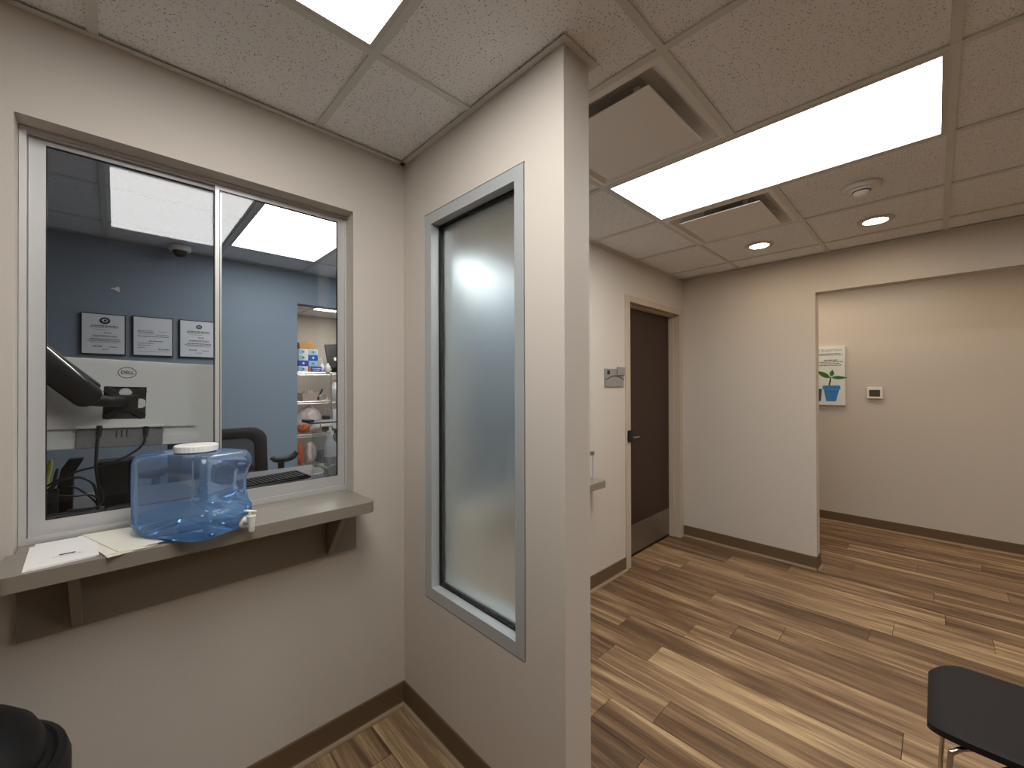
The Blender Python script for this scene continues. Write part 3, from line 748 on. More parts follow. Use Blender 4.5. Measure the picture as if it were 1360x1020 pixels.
# ------------------------------------------------------------------ waiting-room chair at lower right (faces the reception, its back lies out of frame)
t = thing('waiting_chair', 'black moulded chair with wire sled legs on the wood floor', 'chair', (1.885, -.21, 0))
sx0, sx1, sy0, sy1, sz = 1.665, 2.100, -.44, .045, .455
NU, NV = 14, 16; vt = []
out = rr((sx0+sx1)/2, (sy0+sy1)/2, sx1-sx0, sy1-sy0, .07, 8)
def seat_z(u, v):
    a = (u-(sx0+sx1)/2)/((sx1-sx0)/2); bq = (v-sy0)/(sy1-sy0)
    return sz-.010*(1-a*a)*(1 if bq < .8 else max(0, (1-bq)/.2)) - .035*max(0, (bq-.78)/.22)**2
cxs, cys = (sx0+sx1)/2, (sy0+sy1)/2
out = [(u, v-.045*((u-cxs)/((sx1-sx0)/2))**2 if v > cys else v) for u, v in out]
b = MB(); n = len(out); R = []
for s in (0.02, .2, .4, .6, .75, .87, .95, 1.0):
    R.append([(cxs+(u-cxs)*s, cys+(v-cys)*s) for u, v in out])
for dz, rows in ((0, R), (-.022, R[::-1])):
    for ring_ in rows:
        b.v += [(u, v, seat_z(u, v)+dz-(.004 if (ring_ is R[-1] and dz == 0) else 0)) for u, v in ring_]
tot = 16
b.f += [(i*n+k, i*n+(k+1) % n, (i+1)*n+(k+1) % n, (i+1)*n+k) for i in range(tot-1) for k in range(n)]
b.f += [tuple(range(n))[::-1], tuple(range((tot-1)*n, tot*n))]
ob('seat', b, 'seat_black', parent=t, smooth=True)
b = MB(); NB = 9; rows = []
for thick in (0, .014):
    for i in range(NB):
        q = i/(NB-1); z = .60+.24*q; y = -.475-.07*q
        for k in range(13):
            a = -1+2*k/12; x = cxs+a*.20*(1-.08*abs(2*q-1)**3); b.v.append((x, y+.03*a*a-thick, z - (.02*abs(a)**6 if q > .5 else -.02*abs(a)**6)))
n1 = NB*13
for i in range(NB-1):
    for k in range(12):
        a = i*13+k; b.f += [(a, a+1, a+14, a+13), (n1+a, n1+a+13, n1+a+14, n1+a+1)]
for i in range(NB-1): b.f += [(i*13, (i+1)*13, n1+(i+1)*13, n1+i*13), (i*13+12, n1+i*13+12, n1+(i+1)*13+12, (i+1)*13+12)]
for k in range(12): b.f += [(k, n1+k, n1+k+1, k+1), ((NB-1)*13+k, (NB-1)*13+k+1, n1+(NB-1)*13+k+1, n1+(NB-1)*13+k)]
ob('backrest', b, 'seat_black', parent=t, smooth=True)
for s in (-1, 1):
    x = cxs+s*.185; xo = cxs+s*.215
    path = [(x+.0, -.50, .80), (x, -.47, .60), (xo, -.43, .42), (xo+s*.01, -.50, .02), (xo+s*.012, -.49, .008), (xo+s*.012, -.02, .008), (xo+s*.01, -.002, .014), (xo-s*.004, -.02, .36), (xo-s*.008, -.03, .405), (xo-s*.03, -.06, .418), (xo-s*.06, -.10, .420), (x-s*.06, -.38, .420), (xo, -.43, .425)]
    ob('side_frame', MB().tube(spline(path, 6), .0065, 10), 'chrome', parent=t, smooth=True)
    ob('brace', MB().tube(spline([(xo-s*.012, -.012, .30), (xo-s*.02, -.05, .33), (xo-s*.022, -.115, .40), (xo-s*.03, -.14, .420)], 6), .0055, 8), 'chrome', parent=t, smooth=True)
ob('cross_rod', MB().tube([(cxs-.155, -.10, .420), (cxs+.155, -.10, .420)], .006, 8), 'chrome', parent=t, smooth=True)
ob('cross_rod', MB().tube([(cxs-.125, -.38, .420), (cxs+.125, -.38, .420)], .006, 8), 'chrome', parent=t, smooth=True)

# ------------------------------------------------------------------ office: desk and what stands on it
DZ = .95
t = thing('reception_desk', 'grey office desk top behind the reception window', 'desk', (.0, 2.2, 0))
ob('desktop', MB().box((-1.6, 1.815, DZ-.035), (1.35, 2.64, DZ)), 'laminate_desk', parent=t, bevel=.002)
for x in (-1.55, -.3, 1.28): ob('panel_leg', MB().box((x, 1.85, 0.001), (x+.03, 2.58, DZ-.0355)), 'laminate_desk', parent=t)
ob('modesty_panel', MB().box((-1.51, 1.83, .25), (1.27, 1.848, DZ-.0355)), 'laminate_desk', parent=t)

# monitor on its arm, back towards the window
MY = 2.0
mon = thing('monitor', 'silver computer monitor on a black arm, seen from behind through left pane', 'monitor', (.024, MY, DZ))
MM = Matrix.Translation((.024, MY, 1.3665)) @ Matrix.Rotation(math.radians(1.5), 4, 'Z') @ Matrix.Rotation(math.radians(2.0), 4, 'Y') @ Matrix.Rotation(math.radians(-2), 4, 'X')
def mob(name, b, m, parent=None, **k):
    b.v = [tuple(MM @ Vector(p)) for p in b.v]; return ob(name, b, m, parent=parent or mon, **k)
MWd, MHt = .528, .306
shell = mob('back_shell', MB().box((-MWd/2, -.006, -MHt/2), (MWd/2, .010, MHt/2)), 'monitor_silver', bevel=.004)
mob('screen', MB().box((-MWd/2+.001, .0101, -MHt/2+.001), (MWd/2-.001, .022, MHt/2-.001)), 'plastic_black', bevel=.002)
mob('bulge', rect_frame(-.20, .20, -.085, .140, .145, .145, .030, .082, FY, -.016, -.0055), 'monitor_silver', bevel=.003)
mob('mount_recess', MB().box((-.055, -.0075, -.055), (.055, -.0061, .058)), 'plastic_dark', parent=shell)
mob('port_panel', MB().box((-.115, -.0185, -.152), (.105, -.0075, -.086)), 'speckled_dust', parent=shell, bevel=.003)
mob('port_ledge', MB().box((-.118, -.028, -.0857), (.108, -.0162, -.077)), 'monitor_silver', parent=shell, bevel=.002)
for k in range(3): mob('port_slot', MB().box((.006-.013*k, -.0195, -.118), (.0095-.013*k, -.0184, -.093)), 'plastic_black', parent=shell)
mob('logo_ring', MB().tube([(.002+.0235*math.cos(a), -.0168, .108+.0185*math.sin(a)) for a in [k*2*PI/28 for k in range(29)]], .0010, 5), 'ink_dark', parent=shell)
mob('logo_text', text_mb('DELL', .0155, lambda u, v: (.002+u, -.0168, .108+v), bold=True), 'ink_dark', parent=shell)
b = MB()
for a in (45, -45):
    mt = Matrix.Translation((0, -.013, .0)) @ Matrix.Rotation(math.radians(a), 4, 'Y'); b.box((-.072, -.004, -.013), (.072, .004, .013), mt)
b.box((-.034, -.020, -.030), (.034, -.009, .030))
mob('mount_plate', b, 'plastic_black', bevel=.004)
for sx, sz_ in ((0, .036), (.040, 0)):
    mob('mount_disc', MB().lathe([(0, 0), (.017, 0), (.017, .0012), (0, .0012)], (sx, -.0076, sz_), 'y', 20), 'monitor_silver', parent=shell)
arm = mon
pA, pB = Vector((-.33, 1.885, 1.685)), at(116, 526, 1.885)
def slab(p, q, hw, y0, y1, m, nm, nose=.03):
    d = (q-p); d.y = 0; L = d.length; ang = math.atan2(d.z, d.x); pts = []
    for k in range(9): a = -PI/2+PI*k/8; pts.append((L+hw*math.cos(a)*.8, hw*math.sin(a)))
    for k in range(9): a = PI/2+PI*k/8; pts.append((hw*math.cos(a)*.8, hw*math.sin(a)))
    ca, sa = math.cos(ang), math.sin(ang)
    return ob(nm, MB().prism(pts, lambda u, v, tt: (p.x+u*ca-v*sa, tt, p.z+u*sa+v*ca), y0, y1), m, parent=arm, bevel=.008, bseg=3, smooth=True)
slab(pA, pB, .038, 1.86, 1.91, 'plastic_black', 'spring_arm')
o = slab(pA+Vector((.012, 0, .022)), pB+Vector((.016, 0, .030)), .016, 1.868, 1.902, 'plastic_dark', 'arm_cover')
ob('chrome_edge', MB().tube([pA+Vector((.03, -.022, .04)), pB+Vector((.0, -.022, .046)), pB+Vector((.026, -.020, .022))], .0028, 8), 'chrome', parent=arm, smooth=True)
hC = at(160, 533, 1.96)
ob('tilt_head', MB().tube([pB+Vector((.0, 0, -.012)), at(140, 533, 1.91)], .019, 14).tube([at(138, 533, 1.915), hC], [.017, .021], 14).tube([hC, hC+Vector((0, .026, 0))], .022, 16), 'plastic_black', parent=arm, smooth=True)
ob('post', MB().tube([(-.42, 1.95, DZ+.001), (-.42, 1.95, 1.60)], .018, 16).box((-.48, 1.88, DZ+.0005), (-.36, 2.02, DZ+.012)), 'plastic_black', parent=arm, smooth=True)
ob('lower_arm', MB().tube([(-.42, 1.95, 1.585), (-.42, 1.93, 1.615), (-.33, 1.895, 1.64), (-.33, 1.885, 1.665)], .022, 12), 'plastic_black', parent=arm, smooth=True)

# cables hanging from the monitor
def cable(pts, r, label, plug=None, m='plastic_black'):
    c = ob('cable', MB().tube(spline(pts, 8), r, 8), m, smooth=True); tag(c, label, 'cable', 'cables behind the monitor')
    if plug: ob('plug', MB().tube(plug[0], plug[1], 8), 'plastic_black', parent=c, smooth=True)
cy_ = 1.955
cable([at(132, 572, 1.965), at(129, 590, 1.95), at(127.5, 620, 1.94), at(131, 645, 1.95), at(136, 658, 1.97), at(131, 672, 1.96), at(110, 676, 1.93), at(90, 678, 1.92)], .0042, 'black cable dropping straight down from the monitor ports', ([at(132, 566, 1.972), at(131, 580, 1.96)], [.009, .006]))
cable([at(193, 575, 1.965), at(190, 590, 1.95), at(170, 605, 1.93), at(140, 617, 1.92), at(100, 627, 1.92), at(62, 646, 1.93), at(40, 662, 1.95)], .0036, 'black cable sagging from the right ports across to the left', ([at(194, 567, 1.972), at(193, 580, 1.96)], [.009, .006]))
cable([at(58, 655, 2.05), at(80, 640, 2.05), at(105, 634, 2.05), at(122, 641, 2.04), at(128, 655, 2.05), at(130, 676, 2.06)], .0042, 'black cable looping in an arch above the desk')
cable([at(90, 647, 2.10), at(102, 648, 2.10), at(116, 657, 2.10), at(124, 664, 2.10), at(132, 672, 2.12)], .0034, 'short black cable loop low beside the pen cup')
cable([at(60, 656, 2.02), at(80, 658, 2.0), at(100, 659, 2.0), at(120, 657, 2.02), at(133, 664, 2.05)], .0032, 'black cable lying level just above the desk')
cable([Vector((-.20, 1.98, DZ+.004)), Vector((-.10, 1.93, DZ+.004)), Vector((-.03, 1.96, DZ+.004)), Vector((.03, 1.90, DZ+.004)), Vector((.10, 2.0, DZ+.004))], .0035, 'black cable lying on the desk close to the glass')
# pen cup with pens
pcx, pcy = -.188, 2.16
t = thing('pen_cup', 'black mesh pen cup at the left edge of the left pane', 'pen cup', (pcx, pcy, DZ))
ob('cup', MB().lathe([(0, .0006), (.042, .0006), (.045, .11), (.047, .112), (.043, .112), (.040, .006), (0, .006)], (pcx, pcy, DZ), seg=28), 'plastic_black', parent=t, smooth=True)
def pen(p, q, r, m, label, cap=None):
    o = tag(ob('pen', MB().tube([p, p+(q-p)*.92, q], [r, r, r*.6], 10), m, smooth=True), label, 'pen', 'pens in the black cup')
    if cap: ob('pen_cap', MB().tube([p+(q-p)*.7, q+(q-p)*.01], r*1.2, 10), cap, parent=o, smooth=True)
V = Vector
pen(V((pcx+.0, pcy-.01, DZ+.012)), at(68, 611, pcy-.02), .0065, 'highlighter_yellow', 'yellow highlighter sticking out of the pen cup')
pen(V((pcx-.01, pcy+.01, DZ+.012)), V((pcx-.02, pcy, DZ+.20)), .005, 'plastic_black', 'black pen standing upright in the pen cup')
pen(V((pcx+.012, pcy+.012, DZ+.012)), V((pcx+.04, pcy+.01, DZ+.185)), .005, 'plastic_dark', 'dark grey pen leaning right in the pen cup')
# stapler-like holder behind the cup, desk phone shape
o = ob('desk_stapler', MB().prism([(-.17, DZ+.0006), (-.115, DZ+.0006), (-.112, DZ+.15), (-.085, DZ+.205), (-.125, DZ+.205), (-.145, DZ+.17)], lambda u, v, q: (u, q, v), 2.24, 2.29), 'plastic_black', bevel=.004); tag(o, 'black angular desk holder standing behind the pen cup', 'desk holder')
o = ob('power_adapter', MB().box((-.165, 1.99, DZ+.0006), (-.055, 2.06, DZ+.052)), 'plastic_dark', bevel=.006); tag(o, 'dark power adapter among the cables on the desk', 'power adapter')
t = thing('speaker', 'black textured desk speaker beside the water jug behind glass', 'speaker', (.005, 2.24, DZ))
ob('cabinet', MB().box((-.050, 2.19, DZ+.022), (.065, 2.30, DZ+.19)), 'speckled_black' if 'speckled_black' in MATS else mat('speckled_black', (22, 22, 24), .8, bump=.8, bscale=160, vary=.9, vscale=90), parent=t, bevel=.012, bseg=3)
ob('foot', MB().box((-.03, 2.20, DZ+.0006), (.045, 2.29, DZ+.0225)), 'plastic_black', parent=t)
# keyboard
kb = thing('keyboard', 'black keyboard on the desk behind the right pane', 'keyboard', (.497, 2.275, DZ), math.radians(13))
ob('case', MB().prism([(-.066, .0006), (.066, .0006), (.066, .022), (.062, .025), (-.066, .012)], lambda u, v, q: (q, -u*-1, v), -.225, .225), 'plastic_black', parent=kb, local=True, bevel=.003)
kme = MB().box((-.0078, -.0078, 0), (.0078, .0078, .007)).mesh('key', bevel=.0015, bseg=1); kme.materials.append(MATS['plastic_black'])
for r_ in range(6):
    for c_ in range(22):
        o = bpy.data.objects.new('key', kme); COL.objects.link(o); o.parent = kb; v_ = -.052+r_*.0195
        o.location = (-.206+c_*.0196, v_, .0125+(v_+.058)*.098); o.rotation_euler = (.1, 0, 0)
cable([V((.32, 2.02, DZ+.0035)), V((.36, 2.05, DZ+.006)), V((.40, 2.02, DZ+.0035)), V((.43, 2.06, DZ+.006)), V((.39, 2.08, DZ+.012)), V((.36, 2.03, DZ+.014)), V((.42, 2.09, DZ+.0035)), V((.50, 2.11, DZ+.0035)), V((.56, 2.13, DZ+.0035))], .0032, 'tangled black cable in front of the keyboard')

# right end of the desk: acrylic box, bottle, rod, organiser
t = abox = thing('acrylic_box', 'clear acrylic holder box with a grey-capped rod, on the desk', 'acrylic box', (.815, 2.245, DZ))
ax0, ax1, ay0, ay1, az1 = .762, .872, 2.14, 2.35, DZ+.235; q = .004
ob('side_panel', MB().box((ax0, ay0, DZ+.0006), (ax0+q, ay1, az1)), 'acrylic_clear', parent=t)
ob('side_panel', MB().box((ax1-q, ay0, DZ+.0006), (ax1, ay1, az1)), 'acrylic_clear', parent=t)
ob('rear_panel', MB().box((ax0+q, ay1-q, DZ+.0006), (ax1-q, ay1, az1)), 'acrylic_clear', parent=t)
ob('front_panel', MB().box((ax0+q, ay0, DZ+.0006), (ax1-q, ay0+q, az1)), 'acrylic_clear', parent=t)
ob('bottom_panel', MB().box((ax0+q, ay0+q, DZ+.0006), (ax1-q, ay1-q, DZ+.0045)), 'acrylic_clear', parent=t)
bx, by = .828, 2.26
t = thing('pump_bottle', 'clear pump bottle with white head inside the acrylic box', 'bottle', (bx, by, DZ+.005))
ob('bottle', MB().lathe([(0, .006), (.029, .006), (.031, .012), (.031, .155), (.028, .172), (.015, .190), (.013, .215), (0, .215)], (bx, by, DZ), seg=28), 'bottle_clear', parent=t, smooth=True)
ob('label', MB().lathe([(.0314, .05), (.0314, .10)], (bx, by, DZ), seg=28), 'ink_grey', parent=t, smooth=True)
ob('pump_head', MB().lathe([(0, .216), (.018, .216), (.018, .235), (.007, .238), (.007, .262), (0, .262)], (bx, by, DZ), seg=20).box((bx-.05, by-.009, DZ+.262), (bx+.012, by+.009, DZ+.276)), 'white_plastic', parent=t, smooth=True)
t = abox
ob('disc', MB().lathe([(0, 0), (.029, 0), (.0305, .002), (.0305, .014), (.029, .016), (0, .016)], (.776, 2.085, DZ+.057), 'y', 32), 'knob_grey', parent=t, smooth=True)
ob('rod', MB().tube([(.776, 2.0855, DZ+.057), (.776, 2.318, DZ+.054)], .007, 12), 'rod_cream', parent=t, smooth=True)
ob('rear_cap', MB().tube([(.776, 2.3185, DZ+.054), (.776, 2.334, DZ+.054)], [.016, .013], 18), 'rod_cream', parent=t, smooth=True)
o = ob('desk_organizer', MB().box((.93, 2.44, DZ+.0006), (1.07, 2.54, DZ+.225)), 'plastic_black', bevel=.006); tag(o, 'black upright organizer right behind the acrylic box', 'organizer')
t = thing('clipboard', 'dark clipboard lying flat across the acrylic box top', 'clipboard', (.85, 2.30, az1+.06))
cz = DZ+.2765
ob('board', MB().box((.735, 2.27, cz+.0005), (1.0, 2.43, cz+.008)), mat('slate_plastic', (50, 58, 68), .4), parent=t, bevel=.002)
ob('clip', MB().box((.725, 2.31, cz+.0082), (.765, 2.39, cz+.02)), 'plastic_black', parent=t, bevel=.003)

# office chair (tall drafting chair)
OX, OY_ = .455, 3.02
t = thing('office_chair', 'black mesh-back office chair behind the desk', 'office chair', (OX, OY_-.18, 0))
bw, b0, b1 = .245, .80, 1.165
outer = rr(OX, (b0+b1)/2, bw*2, b1-b0, .075, 7)
inner = rr(OX, (b0+b1)/2-.004, bw*2-.13, b1-b0-.125, .05, 7)
yb = lambda u, v: OY_+.05*((v-b0)/(b1-b0)-.5) - .05*((u-OX)/bw)**2
b = MB(); n = len(outer)
for tk in (0, .03):
    b.v += [(u, yb(u, v)+tk, v) for u, v in outer]; b.v += [(u, yb(u, v)+tk, v) for u, v in inner]
for k in range(n):
    j = (k+1) % n; b.f += [(k, j, n+j, n+k), (2*n+k, 3*n+k, 3*n+j, 2*n+j), (k, 2*n+k, 2*n+j, j), (n+k, n+j, 3*n+j, 3*n+k)]
ob('back_frame', b, 'plastic_black', parent=t, bevel=.006, smooth=True)
b = MB(); NX, NZ = 10, 8; iu0, iu1, iv0, iv1 = OX-bw+.055, OX+bw-.055, b0+.05, b1-.055
for i in range(NZ+1):
    for k in range(NX+1):
        u, v = iu0+(iu1-iu0)*k/NX, iv0+(iv1-iv0)*i/NZ; b.v.append((u, yb(u, v)+.014, v))
b.f = [(i*(NX+1)+k, i*(NX+1)+k+1, (i+1)*(NX+1)+k+1, (i+1)*(NX+1)+k) for i in range(NZ) for k in range(NX)]
ob('back_mesh', b, 'chair_mesh', parent=t, smooth=True)
ob('lumbar_bar', MB().tube([(OX-bw+.03, OY_+.015, .905), (OX, OY_+.045, .905), (OX+bw-.03, OY_+.015, .905)], .016, 10), 'plastic_black', parent=t, smooth=True)
ob('spine', MB().tube(spline([(OX, OY_+.05, .86), (OX, OY_+.06, .78), (OX, OY_-.02, .70), (OX, OY_-.16, .695)], 5), .022, 10), 'plastic_black', parent=t, smooth=True)
ob('seat', MB().prism(rr(OX, OY_-.24, .48, .46, .08, 6), FZ, .71, .775), 'seat_black', parent=t, bevel=.02, bseg=3, smooth=True)
for s in (-1, 1):
    x = OX+s*.30
    ob('arm_pad', MB().tube(spline([(x-s*.05, OY_-.10, .975), (x-s*.02, OY_-.11, .962), (x+s*.03, OY_-.12, .960), (x+s*.07, OY_-.125, .972), (x+s*.095, OY_-.13, 1.0)], 5), [.014]*3+[.02]*14+[.016]*4, 12), 'plastic_dark', parent=t, smooth=True)
    ob('arm_post', MB().tube(spline([(x, OY_-.13, .945), (x, OY_-.13, .80), (x-s*.02, OY_-.15, .70), (x-s*.10, OY_-.18, .695)], 5), .018, 10), 'plastic_black', parent=t, smooth=True)
ob('gas_cylinder', MB().tube([(OX, OY_-.2, .12), (OX, OY_-.2, .712)], .025, 14), 'plastic_black', parent=t, smooth=True)
ob('foot_ring', MB().tube([(OX+.22*math.cos(a), OY_-.2+.22*math.sin(a), .32) for a in [k*2*PI/28 for k in range(29)]], .011, 8), 'chrome', parent=t, smooth=True)
ob('ring_spoke', MB().box((OX-.215, OY_-.207, .315), (OX+.215, OY_-.193, .325)), 'plastic_black', parent=t)
for k in range(5):
    a = 2*PI*k/5+.3; ex, ey = OX+.30*math.cos(a), OY_-.2+.30*math.sin(a)
    lg = ob('base_leg', MB().tube([(OX, OY_-.2, .12), (ex, ey, .075)], [.026, .016], 10), 'plastic_black', parent=t, smooth=True)
    ob('caster', MB().tube([(ex-.022*math.sin(a), ey+.022*math.cos(a), .031), (ex+.022*math.sin(a), ey-.022*math.cos(a), .031)], .03, 14), 'plastic_dark', parent=lg, smooth=True)

# certificates on the blue wall
def certificate(px0, py0, px1, py1, label, seal, layout, seed):
    p, q_ = at(px0, py0, YB-.012), at(px1, py1, YB-.012); x0, x1, z0, z1 = p.x, q_.x, q_.z, p.z
    t = thing('certificate', label, 'certificate', ((x0+x1)/2, YB-.006, z0), 0, 'framed certificates')
    ob('frame', MB().box((x0, YB-.016, z0), (x1, YB-.0005, z1)), 'plastic_black', parent=t)
    ob('paper', MB().box((x0+.006, YB-.0172, z0+.006), (x1-.006, YB-.0161, z1-.006)), 'certificate_paper', parent=t)
    W, Hh = x1-x0, z1-z0; rnd = random.Random(seed); b = MB(); fn = lambda u, v: (x0+u*W, YB-.0176, z0+v*Hh)
    for u0, u1, v, hh in layout:
        u = u0
        while u < u1-.01:
            L = min(hh*rnd.uniform(1.0, 3.5)*Hh/W, u1-u); b.add([fn(u, v-hh/2), fn(u+L, v-hh/2), fn(u+L, v+hh/2), fn(u, v+hh/2)], [(0, 1, 2, 3)]); u += L+hh*.5
    ob('print', b, 'ink_grey', parent=t)['kind'] = 'stuff'
    if seal:
        r0 = .028*seal; c0 = (x0+.53*W, z0+.83*Hh)
        ob('seal', MB().tube([(c0[0]+r0*.72*math.cos(a), YB-.0178, c0[1]+r0*.62*math.sin(a)) for a in [k*2*PI/20 for k in range(21)]], r0*.2, 6).lathe([(0, 0), (r0*.25, 0), (r0*.25, .0006), (0, .0006)], (c0[0], YB-.0176, c0[1]), 'y', 10), 'ink_dark', parent=t)
mat('certificate_paper', (214, 214, 214), .6, bump=.1, bscale=30)
lay = [(.22, .82, .70, .028), (.2, .83, .665, .02), (.26, .62, .61, .01), (.5, .67, .535, .022), (.25, .8, .46, .018), (.26, .8, .435, .014), (.2, .86, .375, .024), (.14, .88, .335, .02), (.2, .84, .30, .012), (.26, .46, .20, .03), (.62, .8, .19, .02), (.46, .6, .125, .018)]
lay2 = [(.12, .5, .64, .02), (.12, .52, .60, .02), (.6, .82, .63, .012), (.12, .5, .56, .016), (.55, .9, .545, .014), (.12, .9, .50, .022), (.38, .75, .38, .022), (.12, .5, .32, .018), (.12, .42, .27, .016), (.12, .3, .21, .016), (.62, .92, .175, .03), (.15, .9, .12, .008)]
certificate(107, 414, 167, 472, 'framed certificate with dark seal, leftmost of three on blue wall', 1.0, lay, 1)
certificate(176, 419, 230, 474, 'framed certificate in table form without seal, middle of three', 0, lay2, 2)
certificate(238, 424, 286.5, 476, 'framed certificate with small seal, rightmost of three on blue wall', .7, lay, 3)
# dome camera
c = at(239, 334, YB-.13)
t = thing('security_camera', 'white dome security camera on the office ceiling near blue wall', 'security camera', (c.x, YB-.13, H))
ob('base', MB().lathe([(0, -.035), (.058, -.035), (.064, -.028), (.064, .0)], (c.x, YB-.13, H), seg=28), 'white_plastic', parent=t, smooth=True)
ob('dome', MB().lathe([(0, -.075), (.02, -.072), (.034, -.060), (.041, -.045), (.043, -.0352), (0, -.0352)], (c.x, YB-.13, H), seg=24), 'plastic_black', parent=t, smooth=True)
o = ob('paint_chip', pc, 'white_plastic'); tag(o, 'small white bare patch high on the blue wall', 'paint patch')

# ------------------------------------------------------------------ storage room: wire rack and supplies
RX0, RX1, RY0, RY1 = 1.28, 2.46, 5.55, 6.0
t = thing('wire_rack', 'chrome wire shelving rack in the storage room', 'wire rack', ((RX0+RX1)/2, (RY0+RY1)/2, 0))
ZR = [.42, .815, 1.235, 1.608]
for x in (RX0, 2.045, RX1):
    for y in (RY0, RY1):
        if x == 2.045 and y == RY1: continue
        ob('post', MB().tube([(x, y, .001), (x, y, 1.95 if x != 2.045 else 1.60)], .012, 10), 'wire_chrome', parent=t, smooth=True)
for z in ZR:
    s = ob('wire_shelf', MB(), 'wire_chrome', parent=t) if False else None
    b = MB()
    for y in (RY0, RY1):
        b.tube([(RX0+.013, y, z-.004), (RX1-.013, y, z-.004)], .0045, 6); b.tube([(RX0+.013, y, z-.03), (RX1-.013, y, z-.03)], .0035, 6)
        nz = 24; b.tube([(RX0+.02+(RX1-RX0-.04)*k/nz, y, z-.006 if k % 2 else z-.029) for k in range(nz+1)], .0025, 5)
    for k in range(15): x = RX0+.03+(RX1-RX0-.06)*k/14; b.tube([(x, RY0, z-.002), (x, RY1, z-.002)], .002, 5)
    ob('wire_shelf', b, 'wire_chrome', parent=t)
# boxes on the top shelf: rows of glove boxes, laid out from where they show in the doorway
zt = ZR[3]+.001; RYF = RY0+.02
def gbox(x0, x1, z0, h, m, panel, label, logo=True, dy=.22):
    o = ob('glove_box', MB().box((x0, RYF, z0), (x1, RYF+dy, z0+h)), m, bevel=.002); tag(o, label, 'box', 'glove boxes on the top shelf')
    if panel: ob('printed_panel', MB().box((x0+(x1-x0)*panel[0], RYF-.001, z0+h*.12), (x0+(x1-x0)*panel[1], RYF-.0001, z0+h*.88)), panel[2], parent=o)
    if logo: ob('round_mark', MB().lathe([(0, 0), (.014, 0), (.014, .001), (0, .001)], (x0+(x1-x0)*.5, RYF-.0012, z0+h*.5), 'y', 12), 'box_white' if m == 'box_blue' else 'ink_grey', parent=o)
rw = .072
for k, (mA, mB) in enumerate((('box_white', None), ('box_blue', 'box_sky'), ('box_white', 'box_blue'), ('box_white', 'box_white'))):
    z0 = zt+k*(rw+.001)
    pos = ['bottom', 'second from bottom', 'third from bottom', 'top'][k]
    gbox(1.655, 1.768, z0, rw, mA, (.02, .45, 'box_sky') if mA == 'box_white' else None, '%s glove box of the left stack on the top shelf, %s' % ('blue' if mA == 'box_blue' else 'white', pos))
    if mB: gbox(1.772, 1.885, z0, rw, mB, (.1, .9, 'box_sky') if mB == 'box_white' else None, '%s glove box of the right stack on the top shelf, %s' % ({'box_blue': 'blue', 'box_sky': 'pale blue', 'box_white': 'white'}[mB], pos))
o = ob('glove_box', MB().box((1.800, RYF-.01, zt), (1.93, RYF+.2, zt+.070)), 'box_blue', bevel=.002); tag(o, 'dark blue box with white print at the foot of the right stack', 'box', 'glove boxes on the top shelf')
b = words(MB(), 1.815, 1.915, zt+.045, .008, lambda u, v: (u, RYF-.0105, v), random.Random(9)); words(b, 1.83, 1.90, zt+.025, .012, lambda u, v: (u, RYF-.0105, v), random.Random(8)); ob('print', b, 'box_white', parent=o)['kind'] = 'stuff'
o = ob('small_box', MB().box((1.772, RYF-.01, zt), (1.797, RYF+.18, zt+.068)), 'box_orange', bevel=.002); tag(o, 'narrow orange box between the blue boxes on the top shelf', 'box')
zc = zt+4*(rw+.001)
o = ob('cardboard_box', MB().prism([(-.02, 0), (.15, 0), (.165, .05), (.14, .085), (.04, .10), (-.03, .08)], lambda u, v, q: (1.69+u, q, zc+.0005+v), RYF, RYF+.2), 'cardboard'); tag(o, 'crumpled cardboard box on top of the glove boxes', 'cardboard box')
bx, by = 1.955, RYF+.06
t = thing('sanitizer_bottle', 'white pump bottle beside the blue boxes on the top shelf', 'bottle', (bx, by, zt))
ob('bottle', MB().lathe([(0, 0), (.028, 0), (.03, .004), (.03, .09), (.012, .115), (.012, .122), (0, .122)], (bx, by, zt), seg=20), 'jug_white', parent=t, smooth=True)
ob('pump', MB().lathe([(0, .122), (.014, .122), (.014, .14), (.004, .142), (.004, .175), (0, .175)], (bx, by, zt), seg=14).box((bx-.04, by-.007, zt+.170), (bx+.008, by+.007, zt+.182)), 'jug_white', parent=t, smooth=True)
o = ob('white_bottle', MB().lathe([(0, 0), (.034, 0), (.036, .004), (.036, .075), (.018, .10), (.017, .12), (0, .12)], (2.006, RYF-.005, zt), seg=20), 'jug_white', smooth=True); tag(o, 'short white bottle in front of the dark screen', 'bottle')
mt = Matrix.Translation((2.13, RYF+.12, zt+.19)) @ Matrix.Rotation(math.radians(-6), 4, 'Y') @ Matrix.Rotation(math.radians(-8), 4, 'X')
t = thing('dark_screen', 'dark flat screen leaning on the top shelf of the rack', 'screen', (2.13, RYF+.12, zt))
ob('panel', MB().box((-.09, -.012, -.125), (.13, .012, .20), mt), 'plastic_dark', parent=t, bevel=.004)
ob('tag', MB().box((.0, -.0135, -.03), (.03, -.0122, .015), mt), 'paper_white', parent=t)
ob('stand', MB().box((2.05, RYF+.03, zt), (2.24, RYF+.19, zt+.02)).box((2.12, RYF+.11, zt+.0205), (2.17, RYF+.16, zt+.09)), 'plastic_black', parent=t)
